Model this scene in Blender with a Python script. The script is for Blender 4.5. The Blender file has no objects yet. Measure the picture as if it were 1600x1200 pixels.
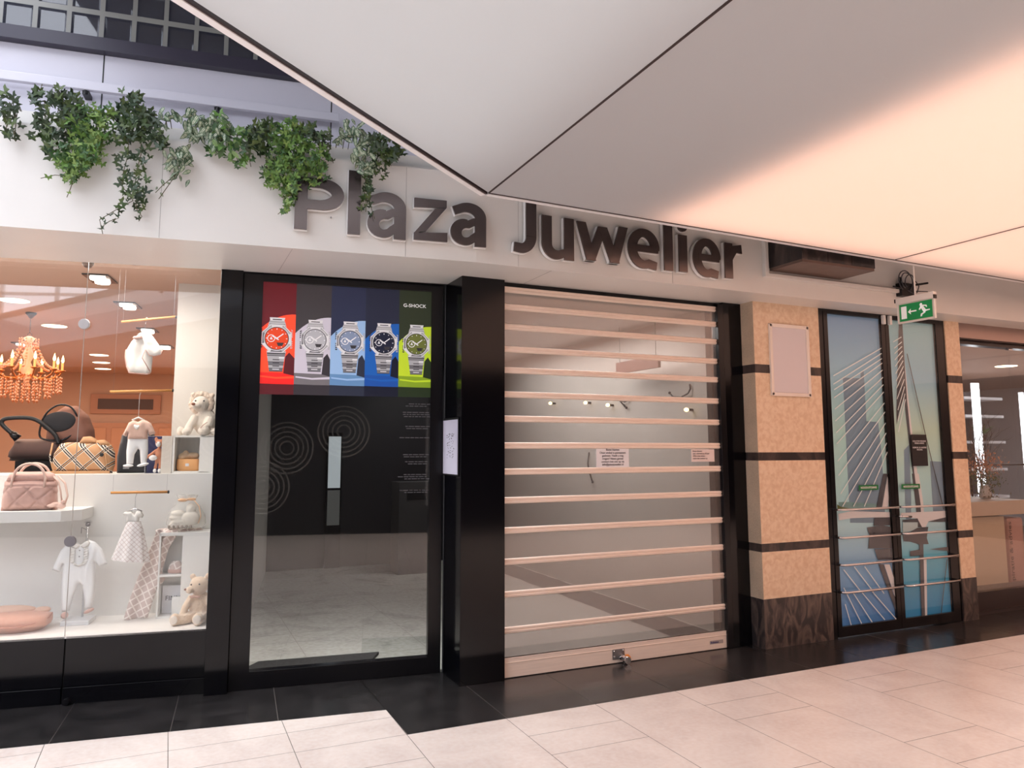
import bpy, bmesh, math, random
from mathutils import Vector, Matrix, noise as mn
from mathutils.geometry import delaunay_2d_cdt
R = math.radians
sc = bpy.context.scene
COL = sc.collection

# ------------------------------------------------------------------ camera, world, big lights, exposure
cam_d = bpy.data.cameras.new('camera'); cam = bpy.data.objects.new('camera', cam_d); COL.objects.link(cam)
cam_d.sensor_width = 36.0; cam_d.lens = 1160/1600*36.0
cam_d.shift_x = (800-788)/1600; cam_d.shift_y = (569-600)/1600
cam.location = (0, 0, 1.55)
cam.rotation_euler = (R(90+6.443), 0, R(-24.15))
cam_d.clip_start = 0.02
sc.camera = cam
vs = sc.view_settings
vs.view_transform = 'Standard'; vs.look = 'None'; vs.exposure = 0.0; vs.gamma = 1.0; vs.use_curve_mapping = False
w = bpy.data.worlds.new('sky'); sc.world = w; w.use_nodes = True
bg = w.node_tree.nodes['Background']; bg.inputs[0].default_value = (.86, .9, 1, 1); bg.inputs[1].default_value = 4.4

def area(name, loc, size, power, col, rot=(0, 0, 0), spread=180):
    l = bpy.data.lights.new(name, 'AREA'); l.shape = 'RECTANGLE'; l.size, l.size_y = size
    l.energy = power; l.color = col; l.spread = R(spread)
    o = bpy.data.objects.new(name, l); COL.objects.link(o); o.location = loc; o.rotation_euler = rot
    return o
def point(name, loc, power, col, r=.05):
    l = bpy.data.lights.new(name, 'POINT'); l.energy = power; l.color = col; l.shadow_soft_size = r
    o = bpy.data.objects.new(name, l); COL.objects.link(o); o.location = loc
    return o
# lamps above the stretched ceiling membrane (warm tubes on the far part, faint daylight tubes over the near panel)
area('ceiling_tubes_warm', (9.2, .35, 3.2), (12.8, 7.0), 840, (1, .53, .365), spread=140)
area('ceiling_tubes_cool', (-1.4, .2, 3.3), (5.6, 7.0), 95, (.92, .97, 1.0))

# added fixtureless spots behind the viewer that lift the floor and facade light
for k in range(5):
    l = bpy.data.lights.new('added_fill_spot', 'SPOT'); l.energy = 215; l.color = (1, .92, .86); l.spot_size = R(150); l.spot_blend = .6; l.shadow_soft_size = .07
    o = bpy.data.objects.new('added_fill_spot', l); COL.objects.link(o); o.location = (-1.5+2.75*k, -1.2-.5*(k % 2), 2.95)

# ------------------------------------------------------------------ frames: origin and angle of each stretch of the shopfront
FR = dict(A=((.27, 5.281), -9.5), B=((.30, 5.259), -7.0), C=((0, 4.777), 0), P=((0, 4.61), 0),
          Fa=((1.75, 4.345), -7.0), Fc=((0, 4.345), 0), W=((0, 0), 0))
def fp(fr, u, d, z):
    (ox, oy), a = FR[fr]; a = R(a)
    return Vector((ox+u*math.cos(a)-d*math.sin(a), oy+u*math.sin(a)+d*math.cos(a), z))
def fa(fr): return R(FR[fr][1])

# shapes traced once and written in metres along each front (u along the wall, z up)
D = {"ivy":[{"kind":"dark","blobs":[[-2.658,3.371,0.05,12],[-2.629,3.393,0.04,10],[-2.608,3.287,0.035,6],[-2.643,3.256,0.04,7],[-2.602,3.207,0.025,5]],"strands":[[[-2.644,3.391],[-2.615,3.286],[-2.59,3.191]]]},{"kind":"dark","blobs":[[-2.473,3.442,0.05,16],[-2.396,3.444,0.06,22],[-2.334,3.444,0.05,20],[-2.407,3.36,0.08,34],[-2.466,3.325,0.05,14],[-2.321,3.363,0.06,22],[-2.476,3.233,0.045,12],[-2.407,3.232,0.05,14],[-2.347,3.267,0.05,14],[-2.417,3.14,0.04,10],[-2.442,3.174,0.03,6]],"strands":[[[-2.486,3.532],[-2.51,3.419],[-2.541,3.423]],[[-2.443,3.328],[-2.453,3.235],[-2.408,3.132]]]},{"kind":"bright","blobs":[[-2.244,3.392,0.06,22],[-2.164,3.375,0.06,24],[-2.286,3.303,0.06,28],[-2.207,3.304,0.07,30],[-2.251,3.234,0.07,40],[-2.216,3.165,0.06,34],[-2.317,3.152,0.06,26],[-2.352,3.094,0.05,20],[-2.289,3.083,0.06,30],[-2.317,3.025,0.04,18],[-2.259,3.105,0.04,16],[-2.173,3.262,0.04,10]],"strands":[[[-2.317,3.025],[-2.394,3.026],[-2.461,3.0]],[[-2.302,3.027],[-2.314,2.962],[-2.33,2.907]]]},{"kind":"dark","blobs":[[-2.032,3.497,0.055,18],[-2.052,3.409,0.07,30],[-1.987,3.408,0.07,30],[-1.936,3.377,0.05,18],[-2.083,3.367,0.05,16],[-1.999,3.322,0.06,22],[-2.078,3.284,0.045,12],[-2.029,3.281,0.04,12],[-1.915,3.286,0.06,20],[-1.88,3.262,0.04,12],[-2.087,3.152,0.024,3],[-2.055,3.147,0.025,4],[-2.016,3.17,0.03,5],[-1.958,3.168,0.03,5],[-2.06,3.082,0.025,3],[-1.995,3.094,0.022,3],[-1.947,3.113,0.028,4],[-2.064,3.017,0.025,4],[-2.018,3.054,0.03,5],[-1.948,3.038,0.024,3],[-2.014,2.976,0.04,9],[-1.957,2.977,0.024,4],[-1.987,2.933,0.04,9],[-2.065,2.87,0.026,4],[-1.969,2.888,0.018,3]],"strands":[[[-2.046,3.297],[-2.041,3.186],[-2.06,3.082],[-2.063,2.998],[-2.003,2.922]],[[-1.982,3.305],[-1.976,3.194],[-1.995,3.089],[-1.999,3.005],[-1.979,2.924]],[[-2.003,2.922],[-2.088,2.859],[-2.164,2.797],[-2.144,2.718]],[[-1.987,2.923],[-1.985,2.878],[-1.954,2.835],[-1.969,2.806]],[[-2.103,2.848],[-2.07,2.815],[-2.116,2.792],[-2.146,2.762]]]},{"kind":"striped","blobs":[[-1.838,3.429,0.045,12],[-1.861,3.378,0.03,6],[-1.736,3.423,0.05,16],[-1.676,3.403,0.06,20],[-1.599,3.423,0.06,22],[-1.554,3.38,0.05,18],[-1.724,3.329,0.05,14],[-1.646,3.32,0.06,18],[-1.567,3.282,0.05,16],[-1.77,3.219,0.045,12],[-1.818,3.184,0.045,10],[-1.743,3.193,0.05,14],[-1.791,3.14,0.045,12],[-1.797,3.092,0.04,8],[-1.739,3.09,0.03,4]],"strands":[[[-1.73,3.28],[-1.768,3.181],[-1.797,3.083],[-1.835,3.013],[-1.873,2.944]],[[-1.797,3.092],[-1.861,3.02],[-1.892,2.979]]]},{"kind":"mixed","blobs":[[-1.587,3.414,0.056,16],[-1.517,3.38,0.056,18],[-1.475,3.331,0.056,18],[-1.553,3.31,0.056,16],[-1.58,3.252,0.045,10],[-1.416,3.338,0.056,16],[-1.472,3.244,0.045,12],[-1.402,3.23,0.034,8],[-1.44,3.193,0.034,8]],"strands":[[[-1.493,3.274],[-1.45,3.192],[-1.41,3.175]],[[-1.434,3.292],[-1.402,3.241],[-1.39,3.188]]]},{"kind":"dark","blobs":[[-1.377,3.387,0.056,26],[-1.308,3.407,0.056,26],[-1.335,3.337,0.056,22],[-1.374,3.299,0.045,16],[-1.102,3.423,0.051,18],[-1.039,3.408,0.056,18],[-0.976,3.405,0.045,14],[-1.29,3.199,0.039,8],[-1.299,3.16,0.028,5]],"strands":[[[-1.049,3.396],[-0.964,3.361],[-0.919,3.265]],[[-1.314,3.296],[-1.3,3.187],[-1.279,3.157]]]},{"kind":"bright","blobs":[[-1.186,3.434,0.067,30],[-1.224,3.362,0.079,36],[-1.132,3.363,0.079,34],[-1.191,3.288,0.079,34],[-1.088,3.279,0.079,34],[-1.004,3.289,0.062,22],[-1.241,3.249,0.056,18],[-1.228,3.162,0.067,28],[-1.137,3.184,0.067,26],[-1.054,3.193,0.056,18],[-0.981,3.201,0.045,12],[-1.257,3.104,0.051,18],[-1.165,3.092,0.051,18],[-1.209,3.198,0.045,12],[-1.163,3.037,0.039,12],[-1.181,2.97,0.029,8],[-1.2,2.935,0.022,5],[-1.041,3.116,0.028,5]],"strands":[[[-1.186,3.112],[-1.152,3.027],[-1.191,2.958],[-1.23,2.916]],[[-1.206,3.11],[-1.203,3.0],[-1.175,2.937]],[[-1.268,3.125],[-1.275,3.058]]]},{"kind":"striped","blobs":[[-0.827,3.481,0.056,20],[-0.762,3.478,0.039,12],[-0.859,3.431,0.039,10],[-0.901,3.386,0.028,6],[-0.761,3.409,0.051,16],[-0.716,3.38,0.051,14],[-0.758,3.306,0.045,14],[-0.704,3.29,0.051,14],[-0.735,3.229,0.039,10],[-0.773,3.248,0.02,4]],"strands":[[[-0.735,3.229],[-0.723,3.162],[-0.732,3.07]]]},{"kind":"dark","blobs":[[-0.662,3.41,0.051,20],[-0.595,3.395,0.062,24],[-0.539,3.39,0.045,14],[-0.639,3.344,0.051,16],[-0.583,3.327,0.039,10],[-0.681,3.27,0.034,8],[-0.636,3.229,0.034,7],[-0.712,3.186,0.031,8],[-0.711,3.141,0.029,7],[-0.721,3.071,0.022,5],[-0.7,3.108,0.025,5],[-0.725,2.998,0.027,4]],"strands":[[[-0.702,3.233],[-0.711,3.141],[-0.72,3.049],[-0.719,2.981]],[[-0.699,3.074],[-0.687,3.007],[-0.664,2.941]],[[-0.649,3.319],[-0.636,3.229]]]}],"art":[["bld",[[5.28,2.155],[5.494,2.155],[5.498,2.211],[5.537,2.229],[5.537,1.783],[5.681,1.777],[5.7,1.531],[5.705,1.232],[5.701,0.905],[5.278,0.922],[5.279,1.24]]],["bld",[[5.987,1.531],[6.057,1.579],[6.048,1.209],[6.027,0.923],[5.96,0.926],[5.966,1.211]]],["bld",[[6.319,1.432],[6.527,1.422],[6.523,0.888],[6.316,0.896]]],["teal",[[5.155,1.098],[5.276,1.095],[5.569,1.074],[5.75,1.049],[5.748,1.017],[5.151,1.037]]],["green",[[5.136,1.08],[5.178,1.058],[5.281,1.042],[5.281,1.035],[5.139,1.037]]],["dark",[[6.02,2.708],[6.063,2.711],[6.062,2.318],[6.069,1.988],[6.084,1.693],[6.091,1.434],[6.106,1.208],[6.097,1.208],[6.068,1.434],[6.034,1.856],[6.029,2.019],[5.953,1.87],[5.909,1.756],[5.919,1.886]]],["dark",[[6.068,1.322],[6.12,1.321],[6.155,1.056],[6.155,0.848],[6.097,0.851],[6.093,1.058]]],["white",[[6.066,2.686],[6.062,2.318],[6.081,1.988],[6.1,1.742],[6.127,1.433],[6.154,1.207],[6.111,1.208],[6.091,1.434],[6.079,1.693],[6.062,1.987],[6.06,2.318]]],["white",[[6.124,1.321],[6.155,1.321],[6.191,1.068],[6.192,0.976],[6.155,0.848],[6.155,1.056]]],["dark",[[5.703,1.327],[5.758,1.326],[5.656,1.026],[5.588,1.025]]],["white",[[5.762,1.326],[5.784,1.326],[5.779,1.209],[5.733,1.024],[5.66,1.026]]],["white",[[5.14,1.002],[5.297,1.019],[5.783,0.992],[5.787,0.949],[5.56,0.957],[5.293,0.96],[5.145,0.948]]],["white",[[5.895,0.983],[6.502,0.981],[6.501,0.927],[6.244,0.897],[6.2,0.846],[6.155,0.848],[6.1,0.927],[5.892,0.947]]],["dark",[[5.565,0.954],[5.787,0.951],[5.781,0.881],[5.545,0.887]]],["dark",[[5.467,0.875],[5.645,0.887],[5.787,0.864],[5.779,0.683],[5.468,0.7],[5.491,0.811]]],["dark",[[5.895,0.805],[5.994,0.814],[6.093,0.846],[6.233,0.848],[6.205,0.752],[6.225,0.698],[6.099,0.702],[5.987,0.73],[5.911,0.738]]],["dark",[[5.908,0.921],[6.104,0.926],[6.101,0.894],[5.907,0.905]]],["dark",[[6.228,0.893],[6.507,0.927],[6.543,0.88]]],["dark",[[6.231,0.652],[6.521,0.663],[6.523,0.619]]],["dark",[[5.979,0.649],[6.105,0.659],[6.1,0.604],[5.976,0.606]]],["pale",[[5.907,0.902],[6.097,0.894],[6.093,0.848],[5.994,0.82],[5.899,0.812]]],["dark",[[5.539,0.69],[5.776,0.683],[5.777,0.588],[5.576,0.596]]],["dark",[[5.579,0.562],[5.637,0.559],[5.765,0.23],[5.769,0.167],[5.751,0.175]]],["white",[[5.644,0.558],[5.71,0.554],[5.778,0.38],[5.77,0.236]]],["dark",[[6.099,0.705],[6.15,0.702],[6.114,0.068],[6.072,0.068]]],["white",[[6.143,0.586],[6.181,0.583],[6.141,0.072],[6.114,0.071]]]],"cab":[[[5.152,2.163],[5.764,2.435]],[[5.147,2.091],[5.764,2.389]],[[5.152,2.044],[5.765,2.342]],[[5.148,1.975],[5.767,2.301]],[[5.15,1.878],[5.766,2.239]],[[5.147,1.777],[5.77,2.174]],[[5.151,1.677],[5.769,2.109]],[[5.151,1.585],[5.771,2.044]],[[5.154,1.44],[5.77,1.947]],[[5.154,1.319],[5.768,1.867]],[[5.168,1.167],[5.767,1.77]],[[5.182,1.061],[5.767,1.682]],[[5.309,1.057],[5.764,1.595]],[[5.437,1.053],[5.767,1.515]],[[5.913,2.501],[6.023,2.552]],[[5.92,2.443],[6.024,2.507]],[[5.92,2.394],[6.023,2.466]],[[5.918,2.336],[6.024,2.424]],[[5.918,2.278],[6.025,2.383]],[[5.919,2.213],[6.026,2.336]],[[5.921,2.147],[6.026,2.286]],[[5.92,2.082],[6.027,2.237]],[[5.916,1.984],[6.026,2.167]],[[5.919,1.886],[6.025,2.101]],[[5.911,1.789],[6.024,2.036]],[[5.91,1.692],[6.027,1.986]],[[5.159,0.546],[5.336,0.363]],[[5.281,0.562],[5.493,0.339]],[[5.403,0.555],[5.617,0.317]],[[5.149,0.401],[5.334,0.095]],[[5.249,0.357],[5.457,0.096]],[[5.353,0.349],[5.609,0.101]],[[5.468,0.353],[5.745,0.095]],[[5.157,0.268],[5.213,0.095]]],"cable":[[[6.082,2.402],[6.257,1.678]],[[6.257,1.678],[6.409,1.104]],[[6.353,1.318],[6.439,0.994]],[[6.44,0.555],[6.314,0.082]]]}
# ------------------------------------------------------------------ materials
def lin(c):
    c = c/255
    return c/12.92 if c <= .04045 else ((c+.055)/1.055)**2.4
MC = {}
def M(name, col=None, rough=.5, metal=0., var=0., scale=8., bump=0., bscale=60., coat=0., alpha=1., emit=None, es=0., spec=None, sheen=0., stretch=(1, 1, 1)):
    if name in MC: return MC[name]
    m = bpy.data.materials.new(name); m.use_nodes = True; MC[name] = m
    nt = m.node_tree; b = nt.nodes['Principled BSDF']; N = nt.nodes.new; Lk = nt.links.new
    c = (lin(col[0]), lin(col[1]), lin(col[2]), 1)
    b.inputs['Base Color'].default_value = c; b.inputs['Roughness'].default_value = rough; b.inputs['Metallic'].default_value = metal
    if coat: b.inputs['Coat Weight'].default_value = coat; b.inputs['Coat Roughness'].default_value = .05
    if spec is not None: b.inputs['Specular IOR Level'].default_value = spec
    if sheen: b.inputs['Sheen Weight'].default_value = sheen
    if emit: b.inputs['Emission Color'].default_value = (lin(emit[0]), lin(emit[1]), lin(emit[2]), 1); b.inputs['Emission Strength'].default_value = es
    tc = N('ShaderNodeTexCoord'); mp = N('ShaderNodeMapping'); mp.inputs['Scale'].default_value = stretch
    Lk(tc.outputs['Object'], mp.inputs[0])
    if var:
        n = N('ShaderNodeTexNoise'); n.inputs['Scale'].default_value = scale; n.inputs['Detail'].default_value = 6
        Lk(mp.outputs[0], n.inputs['Vector'])
        r = N('ShaderNodeValToRGB'); r.color_ramp.elements[0].position = .3; r.color_ramp.elements[1].position = .7
        r.color_ramp.elements[0].color = tuple(v*(1-var) for v in c[:3])+(1,); r.color_ramp.elements[1].color = tuple(min(1, v*(1+var)) for v in c[:3])+(1,)
        Lk(n.outputs[0], r.inputs[0]); Lk(r.outputs[0], b.inputs['Base Color'])
    if bump:
        n2 = N('ShaderNodeTexNoise'); n2.inputs['Scale'].default_value = bscale; n2.inputs['Detail'].default_value = 4
        Lk(mp.outputs[0], n2.inputs['Vector']); bp = N('ShaderNodeBump'); bp.inputs['Strength'].default_value = bump; bp.inputs['Distance'].default_value = .01
        Lk(n2.outputs[0], bp.inputs['Height']); Lk(bp.outputs[0], b.inputs['Normal'])
    return m
def glass(name, refl=.08, tint=(1, 1, 1), haze=0., hcol=(150, 150, 150), rough=.02):
    if name in MC: return MC[name]
    m = bpy.data.materials.new(name); m.use_nodes = True; MC[name] = m; nt = m.node_tree; nt.nodes.clear(); N = nt.nodes.new; Lk = nt.links.new
    t = N('ShaderNodeBsdfTransparent'); t.inputs[0].default_value = (*tint, 1)
    g = N('ShaderNodeBsdfGlossy'); g.inputs['Roughness'].default_value = rough
    fr = N('ShaderNodeLayerWeight'); fr.inputs[0].default_value = .5
    pw = N('ShaderNodeMath'); pw.operation = 'POWER'; pw.inputs[1].default_value = 4.0; Lk(fr.outputs['Facing'], pw.inputs[0])
    mr = N('ShaderNodeMapRange'); mr.inputs['To Min'].default_value = refl; mr.inputs['To Max'].default_value = .9; Lk(pw.outputs[0], mr.inputs[0])
    mx = N('ShaderNodeMixShader'); Lk(mr.outputs[0], mx.inputs[0]); Lk(g.outputs[0], mx.inputs[2])
    if haze:
        d = N('ShaderNodeBsdfDiffuse'); d.inputs[0].default_value = (lin(hcol[0]), lin(hcol[1]), lin(hcol[2]), 1)
        m2 = N('ShaderNodeMixShader'); m2.inputs[0].default_value = haze; Lk(t.outputs[0], m2.inputs[1]); Lk(d.outputs[0], m2.inputs[2]); Lk(m2.outputs[0], mx.inputs[1])
    else: Lk(t.outputs[0], mx.inputs[1])
    o = N('ShaderNodeOutputMaterial'); Lk(mx.outputs[0], o.inputs[0])
    return m
def marble(name, c1, c2, scale, rough=.35, kind='wave', veins=.55):
    m = M(name, c1, rough); nt = m.node_tree; b = nt.nodes['Principled BSDF']; N = nt.nodes.new; Lk = nt.links.new
    tc = N('ShaderNodeTexCoord'); n = N('ShaderNodeTexNoise'); n.inputs['Scale'].default_value = scale; n.inputs['Detail'].default_value = 9; n.inputs['Distortion'].default_value = 2.2 if kind == 'wave' else .4
    mp = N('ShaderNodeMapping'); mp.inputs['Rotation'].default_value = (.3, .5, .6); mp.inputs['Scale'].default_value = (1, 1, .45) if kind == 'wave' else (1, 1, 1)
    Lk(tc.outputs['Object'], mp.inputs[0]); Lk(mp.outputs[0], n.inputs['Vector'])
    r = N('ShaderNodeValToRGB'); e = r.color_ramp.elements
    e[0].position = veins-.13; e[1].position = veins+.13
    e[0].color = tuple(lin(v) for v in c1)+(1,); e[1].color = tuple(lin(v) for v in c2)+(1,)
    Lk(n.outputs[0], r.inputs[0])
    n3 = N('ShaderNodeTexNoise'); n3.inputs['Scale'].default_value = scale*22; Lk(tc.outputs['Object'], n3.inputs['Vector'])
    mx = N('ShaderNodeMix'); mx.data_type = 'RGBA'; mx.blend_type = 'OVERLAY'; mx.inputs[0].default_value = .35
    Lk(r.outputs[0], mx.inputs[6]); Lk(n3.outputs[0], mx.inputs[7]); Lk(mx.outputs[2], b.inputs['Base Color'])
    return m
def grad(name, stops, axis, lo, hi, rough=.4):
    """printed film: colours running along one object axis"""
    m = M(name, (128, 128, 128), rough); nt = m.node_tree; b = nt.nodes['Principled BSDF']; N = nt.nodes.new; Lk = nt.links.new
    tc = N('ShaderNodeTexCoord'); s = N('ShaderNodeSeparateXYZ'); Lk(tc.outputs['Object'], s.inputs[0])
    mr = N('ShaderNodeMapRange'); mr.inputs['From Min'].default_value = lo; mr.inputs['From Max'].default_value = hi; Lk(s.outputs[axis], mr.inputs[0])
    r = N('ShaderNodeValToRGB'); Lk(mr.outputs[0], r.inputs[0]); el = r.color_ramp.elements
    for i, (p, c) in enumerate(stops):
        e = el[i] if i < 2 else el.new(p)
        e.position = p; e.color = tuple(lin(min(250, v*k_)) for v, k_ in zip(c, (1.0, 1.07, 1.05)))+(1,)
    Lk(r.outputs[0], b.inputs['Base Color']); return m

m_fascia = M('white_fascia', (226, 224, 220), .38, var=.02, scale=3)
m_black = M('black_gloss_panel', (8, 8, 13), .10, var=.1, scale=4, spec=.35)
m_blackm = M('black_matt', (17, 17, 20), .45)
m_blackf = M('black_frame', (13, 12, 17), .22, spec=.4)
m_alu = M('aluminium', (248, 228, 214), .38, metal=.1, var=.05, scale=20, stretch=(.2, 1, 8))
m_alud = M('aluminium_grey', (150, 148, 150), .35, metal=.8)
m_chrome = M('chrome', (215, 215, 218), .12, metal=1)
m_white = M('white_lacquer', (236, 234, 230), .4, var=.015, scale=4)
m_whitep = M('white_paint', (222, 216, 208), .6, var=.02, scale=3)
m_paper = M('paper', (238, 236, 240), .7)
m_ink = M('ink', (60, 56, 66), .7)
m_brown = M('dark_bronze_face', (112, 102, 100), .22, metal=.9, var=.03, scale=4)
m_edge = M('letter_edge', (240, 240, 240), .3)
m_wood = M('honey_wood', (206, 142, 74), .45, var=.12, scale=30, stretch=(.2, 2, 2))
m_stone = marble('dark_veined_stone', (50, 44, 46), (112, 96, 88), 9, .3)
m_stoned = marble('dark_veined_band', (46, 42, 44), (84, 72, 68), 5, .3)
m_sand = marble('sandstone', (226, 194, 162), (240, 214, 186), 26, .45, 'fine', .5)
m_sandl = marble('sandstone_side_light', (192, 172, 150), (208, 186, 162), 5, .45, 'fine', .5)  # same stone, greyer to paint in the cooler light on its side

# ------------------------------------------------------------------ mesh builder
def sm(pts, closed=False, k=5):
    P_ = [Vector(p) for p in pts]; n = len(P_); out = []
    for i in range(n if closed else n-1):
        g_ = lambda j: P_[j % n] if closed else P_[max(0, min(n-1, j))]
        a, b_, c, d = g_(i-1), g_(i), g_(i+1), g_(i+2)
        for q in range(k):
            t = q/k; out.append(.5*((2*b_)+(c-a)*t+(2*a-5*b_+4*c-d)*t*t+(3*b_-a-3*c+d)*t**3))
    if not closed: out.append(P_[-1])
    return out
class MB:
    def __init__(s): s.v = []; s.f = []; s.m = []; s.mi = 0
    def add(s, vs_, fs_):
        o = len(s.v); s.v += [tuple(p) for p in vs_]
        for f in fs_: s.f.append([i+o for i in f]); s.m.append(s.mi)
        return s
    def mat(s, i): s.mi = i; return s
    def box(s, x0, x1, y0, y1, z0, z1, mtx=None):
        vv = [Vector((x, y, z)) for x in (x0, x1) for y in (y0, y1) for z in (z0, z1)]
        if mtx: vv = [mtx @ p for p in vv]
        return s.add(vv, [(0, 1, 3, 2), (4, 6, 7, 5), (0, 4, 5, 1), (2, 3, 7, 6), (0, 2, 6, 4), (1, 5, 7, 3)])
    def tube(s, pts, r, seg=8, cap=True, closed=False):
        pts = [Vector(p) for p in pts]; n = len(pts); rs = r if isinstance(r, (list, tuple)) else [r]*n
        vv = []; prev = None
        for i, p in enumerate(pts):
            if closed: t = pts[(i+1) % n]-pts[i-1]
            else: t = pts[min(i+1, n-1)]-pts[max(i-1, 0)]
            t = t.normalized() if t.length > 1e-9 else Vector((0, 0, 1))
            if prev is None:
                a = Vector((0, 0, 1)) if abs(t.z) < .9 else Vector((1, 0, 0)); x = t.cross(a).normalized()
            else:
                x = prev-t*prev.dot(t); x = x.normalized() if x.length > 1e-6 else t.orthogonal().normalized()
            prev = x; y = t.cross(x)
            for k in range(seg):
                a = 2*math.pi*k/seg; vv.append(p+(x*math.cos(a)+y*math.sin(a))*rs[i])
        ff = []
        for i in range(n if closed else n-1):
            j = (i+1) % n
            for k in range(seg): ff.append((i*seg+k, i*seg+(k+1) % seg, j*seg+(k+1) % seg, j*seg+k))
        if cap and not closed: ff += [tuple(range(seg))[::-1], tuple((n-1)*seg+k for k in range(seg))]
        return s.add(vv, ff)
    def lathe(s, prof, c=(0, 0, 0), seg=16, axis='z', cap=True):
        vv = []; c = Vector(c)
        for r, h in prof:
            for k in range(seg):
                a = 2*math.pi*k/seg; q = (r*math.cos(a), r*math.sin(a), h)
                if axis == 'y': q = (q[0], h, q[1])
                if axis == 'x': q = (h, q[0], q[1])
                vv.append(c+Vector(q))
        n = len(prof); ff = [(i*seg+k, i*seg+(k+1) % seg, (i+1)*seg+(k+1) % seg, (i+1)*seg+k) for i in range(n-1) for k in range(seg)]
        if cap: ff += [tuple(range(seg))[::-1], tuple((n-1)*seg+k for k in range(seg))]
        return s.add(vv, ff)
    def ell(s, c, r, rot=None, seg=14, rings=9):
        vv = []; c = Vector(c); mt = rot.to_matrix() if rot else None
        for i in range(rings+1):
            th = math.pi*i/rings
            for k in range(seg):
                a = 2*math.pi*k/seg; p = Vector((r[0]*math.sin(th)*math.cos(a), r[1]*math.sin(th)*math.sin(a), r[2]*math.cos(th)))
                vv.append(c+(mt @ p if mt else p))
        return s.add(vv, [(i*seg+k, (i+1)*seg+k, (i+1)*seg+(k+1) % seg, i*seg+(k+1) % seg) for i in range(rings) for k in range(seg)])
    def prism(s, poly, y0, y1):
        n = len(poly)
        return s.add([(x, y0, z) for x, z in poly]+[(x, y1, z) for x, z in poly],
                     [tuple(range(n)), tuple(range(2*n-1, n-1, -1))]+[(i, n+i, n+(i+1) % n, (i+1) % n) for i in range(n)])
    def flat(s, poly, y): return s.add([(x, y, z) for x, z in poly], [tuple(range(len(poly)))])
    def prismz(s, poly, z0, z1):
        n = len(poly)
        return s.add([(x, y, z0) for x, y in poly]+[(x, y, z1) for x, y in poly],
                     [tuple(range(n-1, -1, -1)), tuple(range(n, 2*n))]+[(i, (i+1) % n, n+(i+1) % n, n+i) for i in range(n)])
    def build(s, name, mats, parent=None, loc=None, rz=0., smooth=False, bevel=0., remesh=0., disp=0., dscale=.02):
        me = bpy.data.meshes.new(name); me.from_pydata(s.v, [], s.f)
        mats = mats if isinstance(mats, (list, tuple)) else [mats]
        for m in mats: me.materials.append(m)
        if len(mats) > 1: me.polygons.foreach_set('material_index', s.m)
        bm = bmesh.new(); bm.from_mesh(me); bmesh.ops.remove_doubles(bm, verts=bm.verts, dist=1e-6); bmesh.ops.recalc_face_normals(bm, faces=bm.faces); bm.to_mesh(me); bm.free()
        if smooth: me.polygons.foreach_set('use_smooth', [True]*len(me.polygons))
        me.update()
        o = bpy.data.objects.new(name, me); COL.objects.link(o)
        if parent: o.parent = parent
        if loc is not None: o.location = loc
        if rz: o.rotation_euler = (0, 0, rz)
        if remesh:
            md = o.modifiers.new('r', 'REMESH'); md.mode = 'VOXEL'; md.voxel_size = remesh; md.use_smooth_shade = True
            sm = o.modifiers.new('s', 'SMOOTH'); sm.iterations = 3
        if disp:
            tx = bpy.data.textures.new(name, 'CLOUDS'); tx.noise_scale = dscale
            d = o.modifiers.new('d', 'DISPLACE'); d.texture = tx; d.strength = disp; d.mid_level = .5
        if bevel:
            b = o.modifiers.new('b', 'BEVEL'); b.width = bevel; b.segments = 2; b.limit_method = 'ANGLE'; b.angle_limit = R(40)
        return o
def split(o):
    """give every loose piece of a part its own object"""
    me = o.data; bm = bmesh.new(); bm.from_mesh(me); seen = set(); groups = []
    bm.verts.ensure_lookup_table()
    for v in bm.verts:
        if v.index in seen: continue
        st = [v]; g_ = []; seen.add(v.index)
        while st:
            q = st.pop(); g_.append(q.index)
            for e in q.link_edges:
                r_ = e.other_vert(q)
                if r_.index not in seen: seen.add(r_.index); st.append(r_)
        groups.append(set(g_))
    bm.free()
    if len(groups) < 2: return
    polys = [(list(p.vertices), p.material_index, p.use_smooth) for p in me.polygons]; co = [v.co.copy() for v in me.vertices]
    base = o.name.split('.')[0]
    for g_ in groups:
        ids = sorted(g_); mp_ = {a: i for i, a in enumerate(ids)}; fs = [p for p in polys if p[0][0] in mp_]
        nm = bpy.data.meshes.new(base); nm.from_pydata([co[a] for a in ids], [], [[mp_[a] for a in p[0]] for p in fs])
        for m in me.materials: nm.materials.append(m)
        nm.polygons.foreach_set('material_index', [p[1] for p in fs]); nm.polygons.foreach_set('use_smooth', [p[2] for p in fs]); nm.update()
        c = o.copy(); c.data = nm; c.name = base; COL.objects.link(c)
    bpy.data.objects.remove(o)
SPL = {'foot', 'button', 'wire', 'joint', 'clip', 'bolt', 'strap', 'eye', 'foot_pad', 'knob', 'top_bolt', 'antenna', 'cable_loop', 'booties', 'white_patch', 'post', 'buckle', 'ribbon', 'bow', 'bow_charm', 'top_handle'}
def T(name, label, cat, loc, rz=0., group=None):
    o = bpy.data.objects.new(name, None); COL.objects.link(o); o.empty_display_size = .05
    o.location = loc; o.rotation_euler = (0, 0, rz); return tag(o, label, cat, group)
def tag(o, label, cat, group=None, kind=None):
    o['label'] = label; o['category'] = cat
    if group: o['group'] = group
    if kind: o['kind'] = kind
    return o
def S(o):
    o['kind'] = 'structure'; return o
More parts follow.
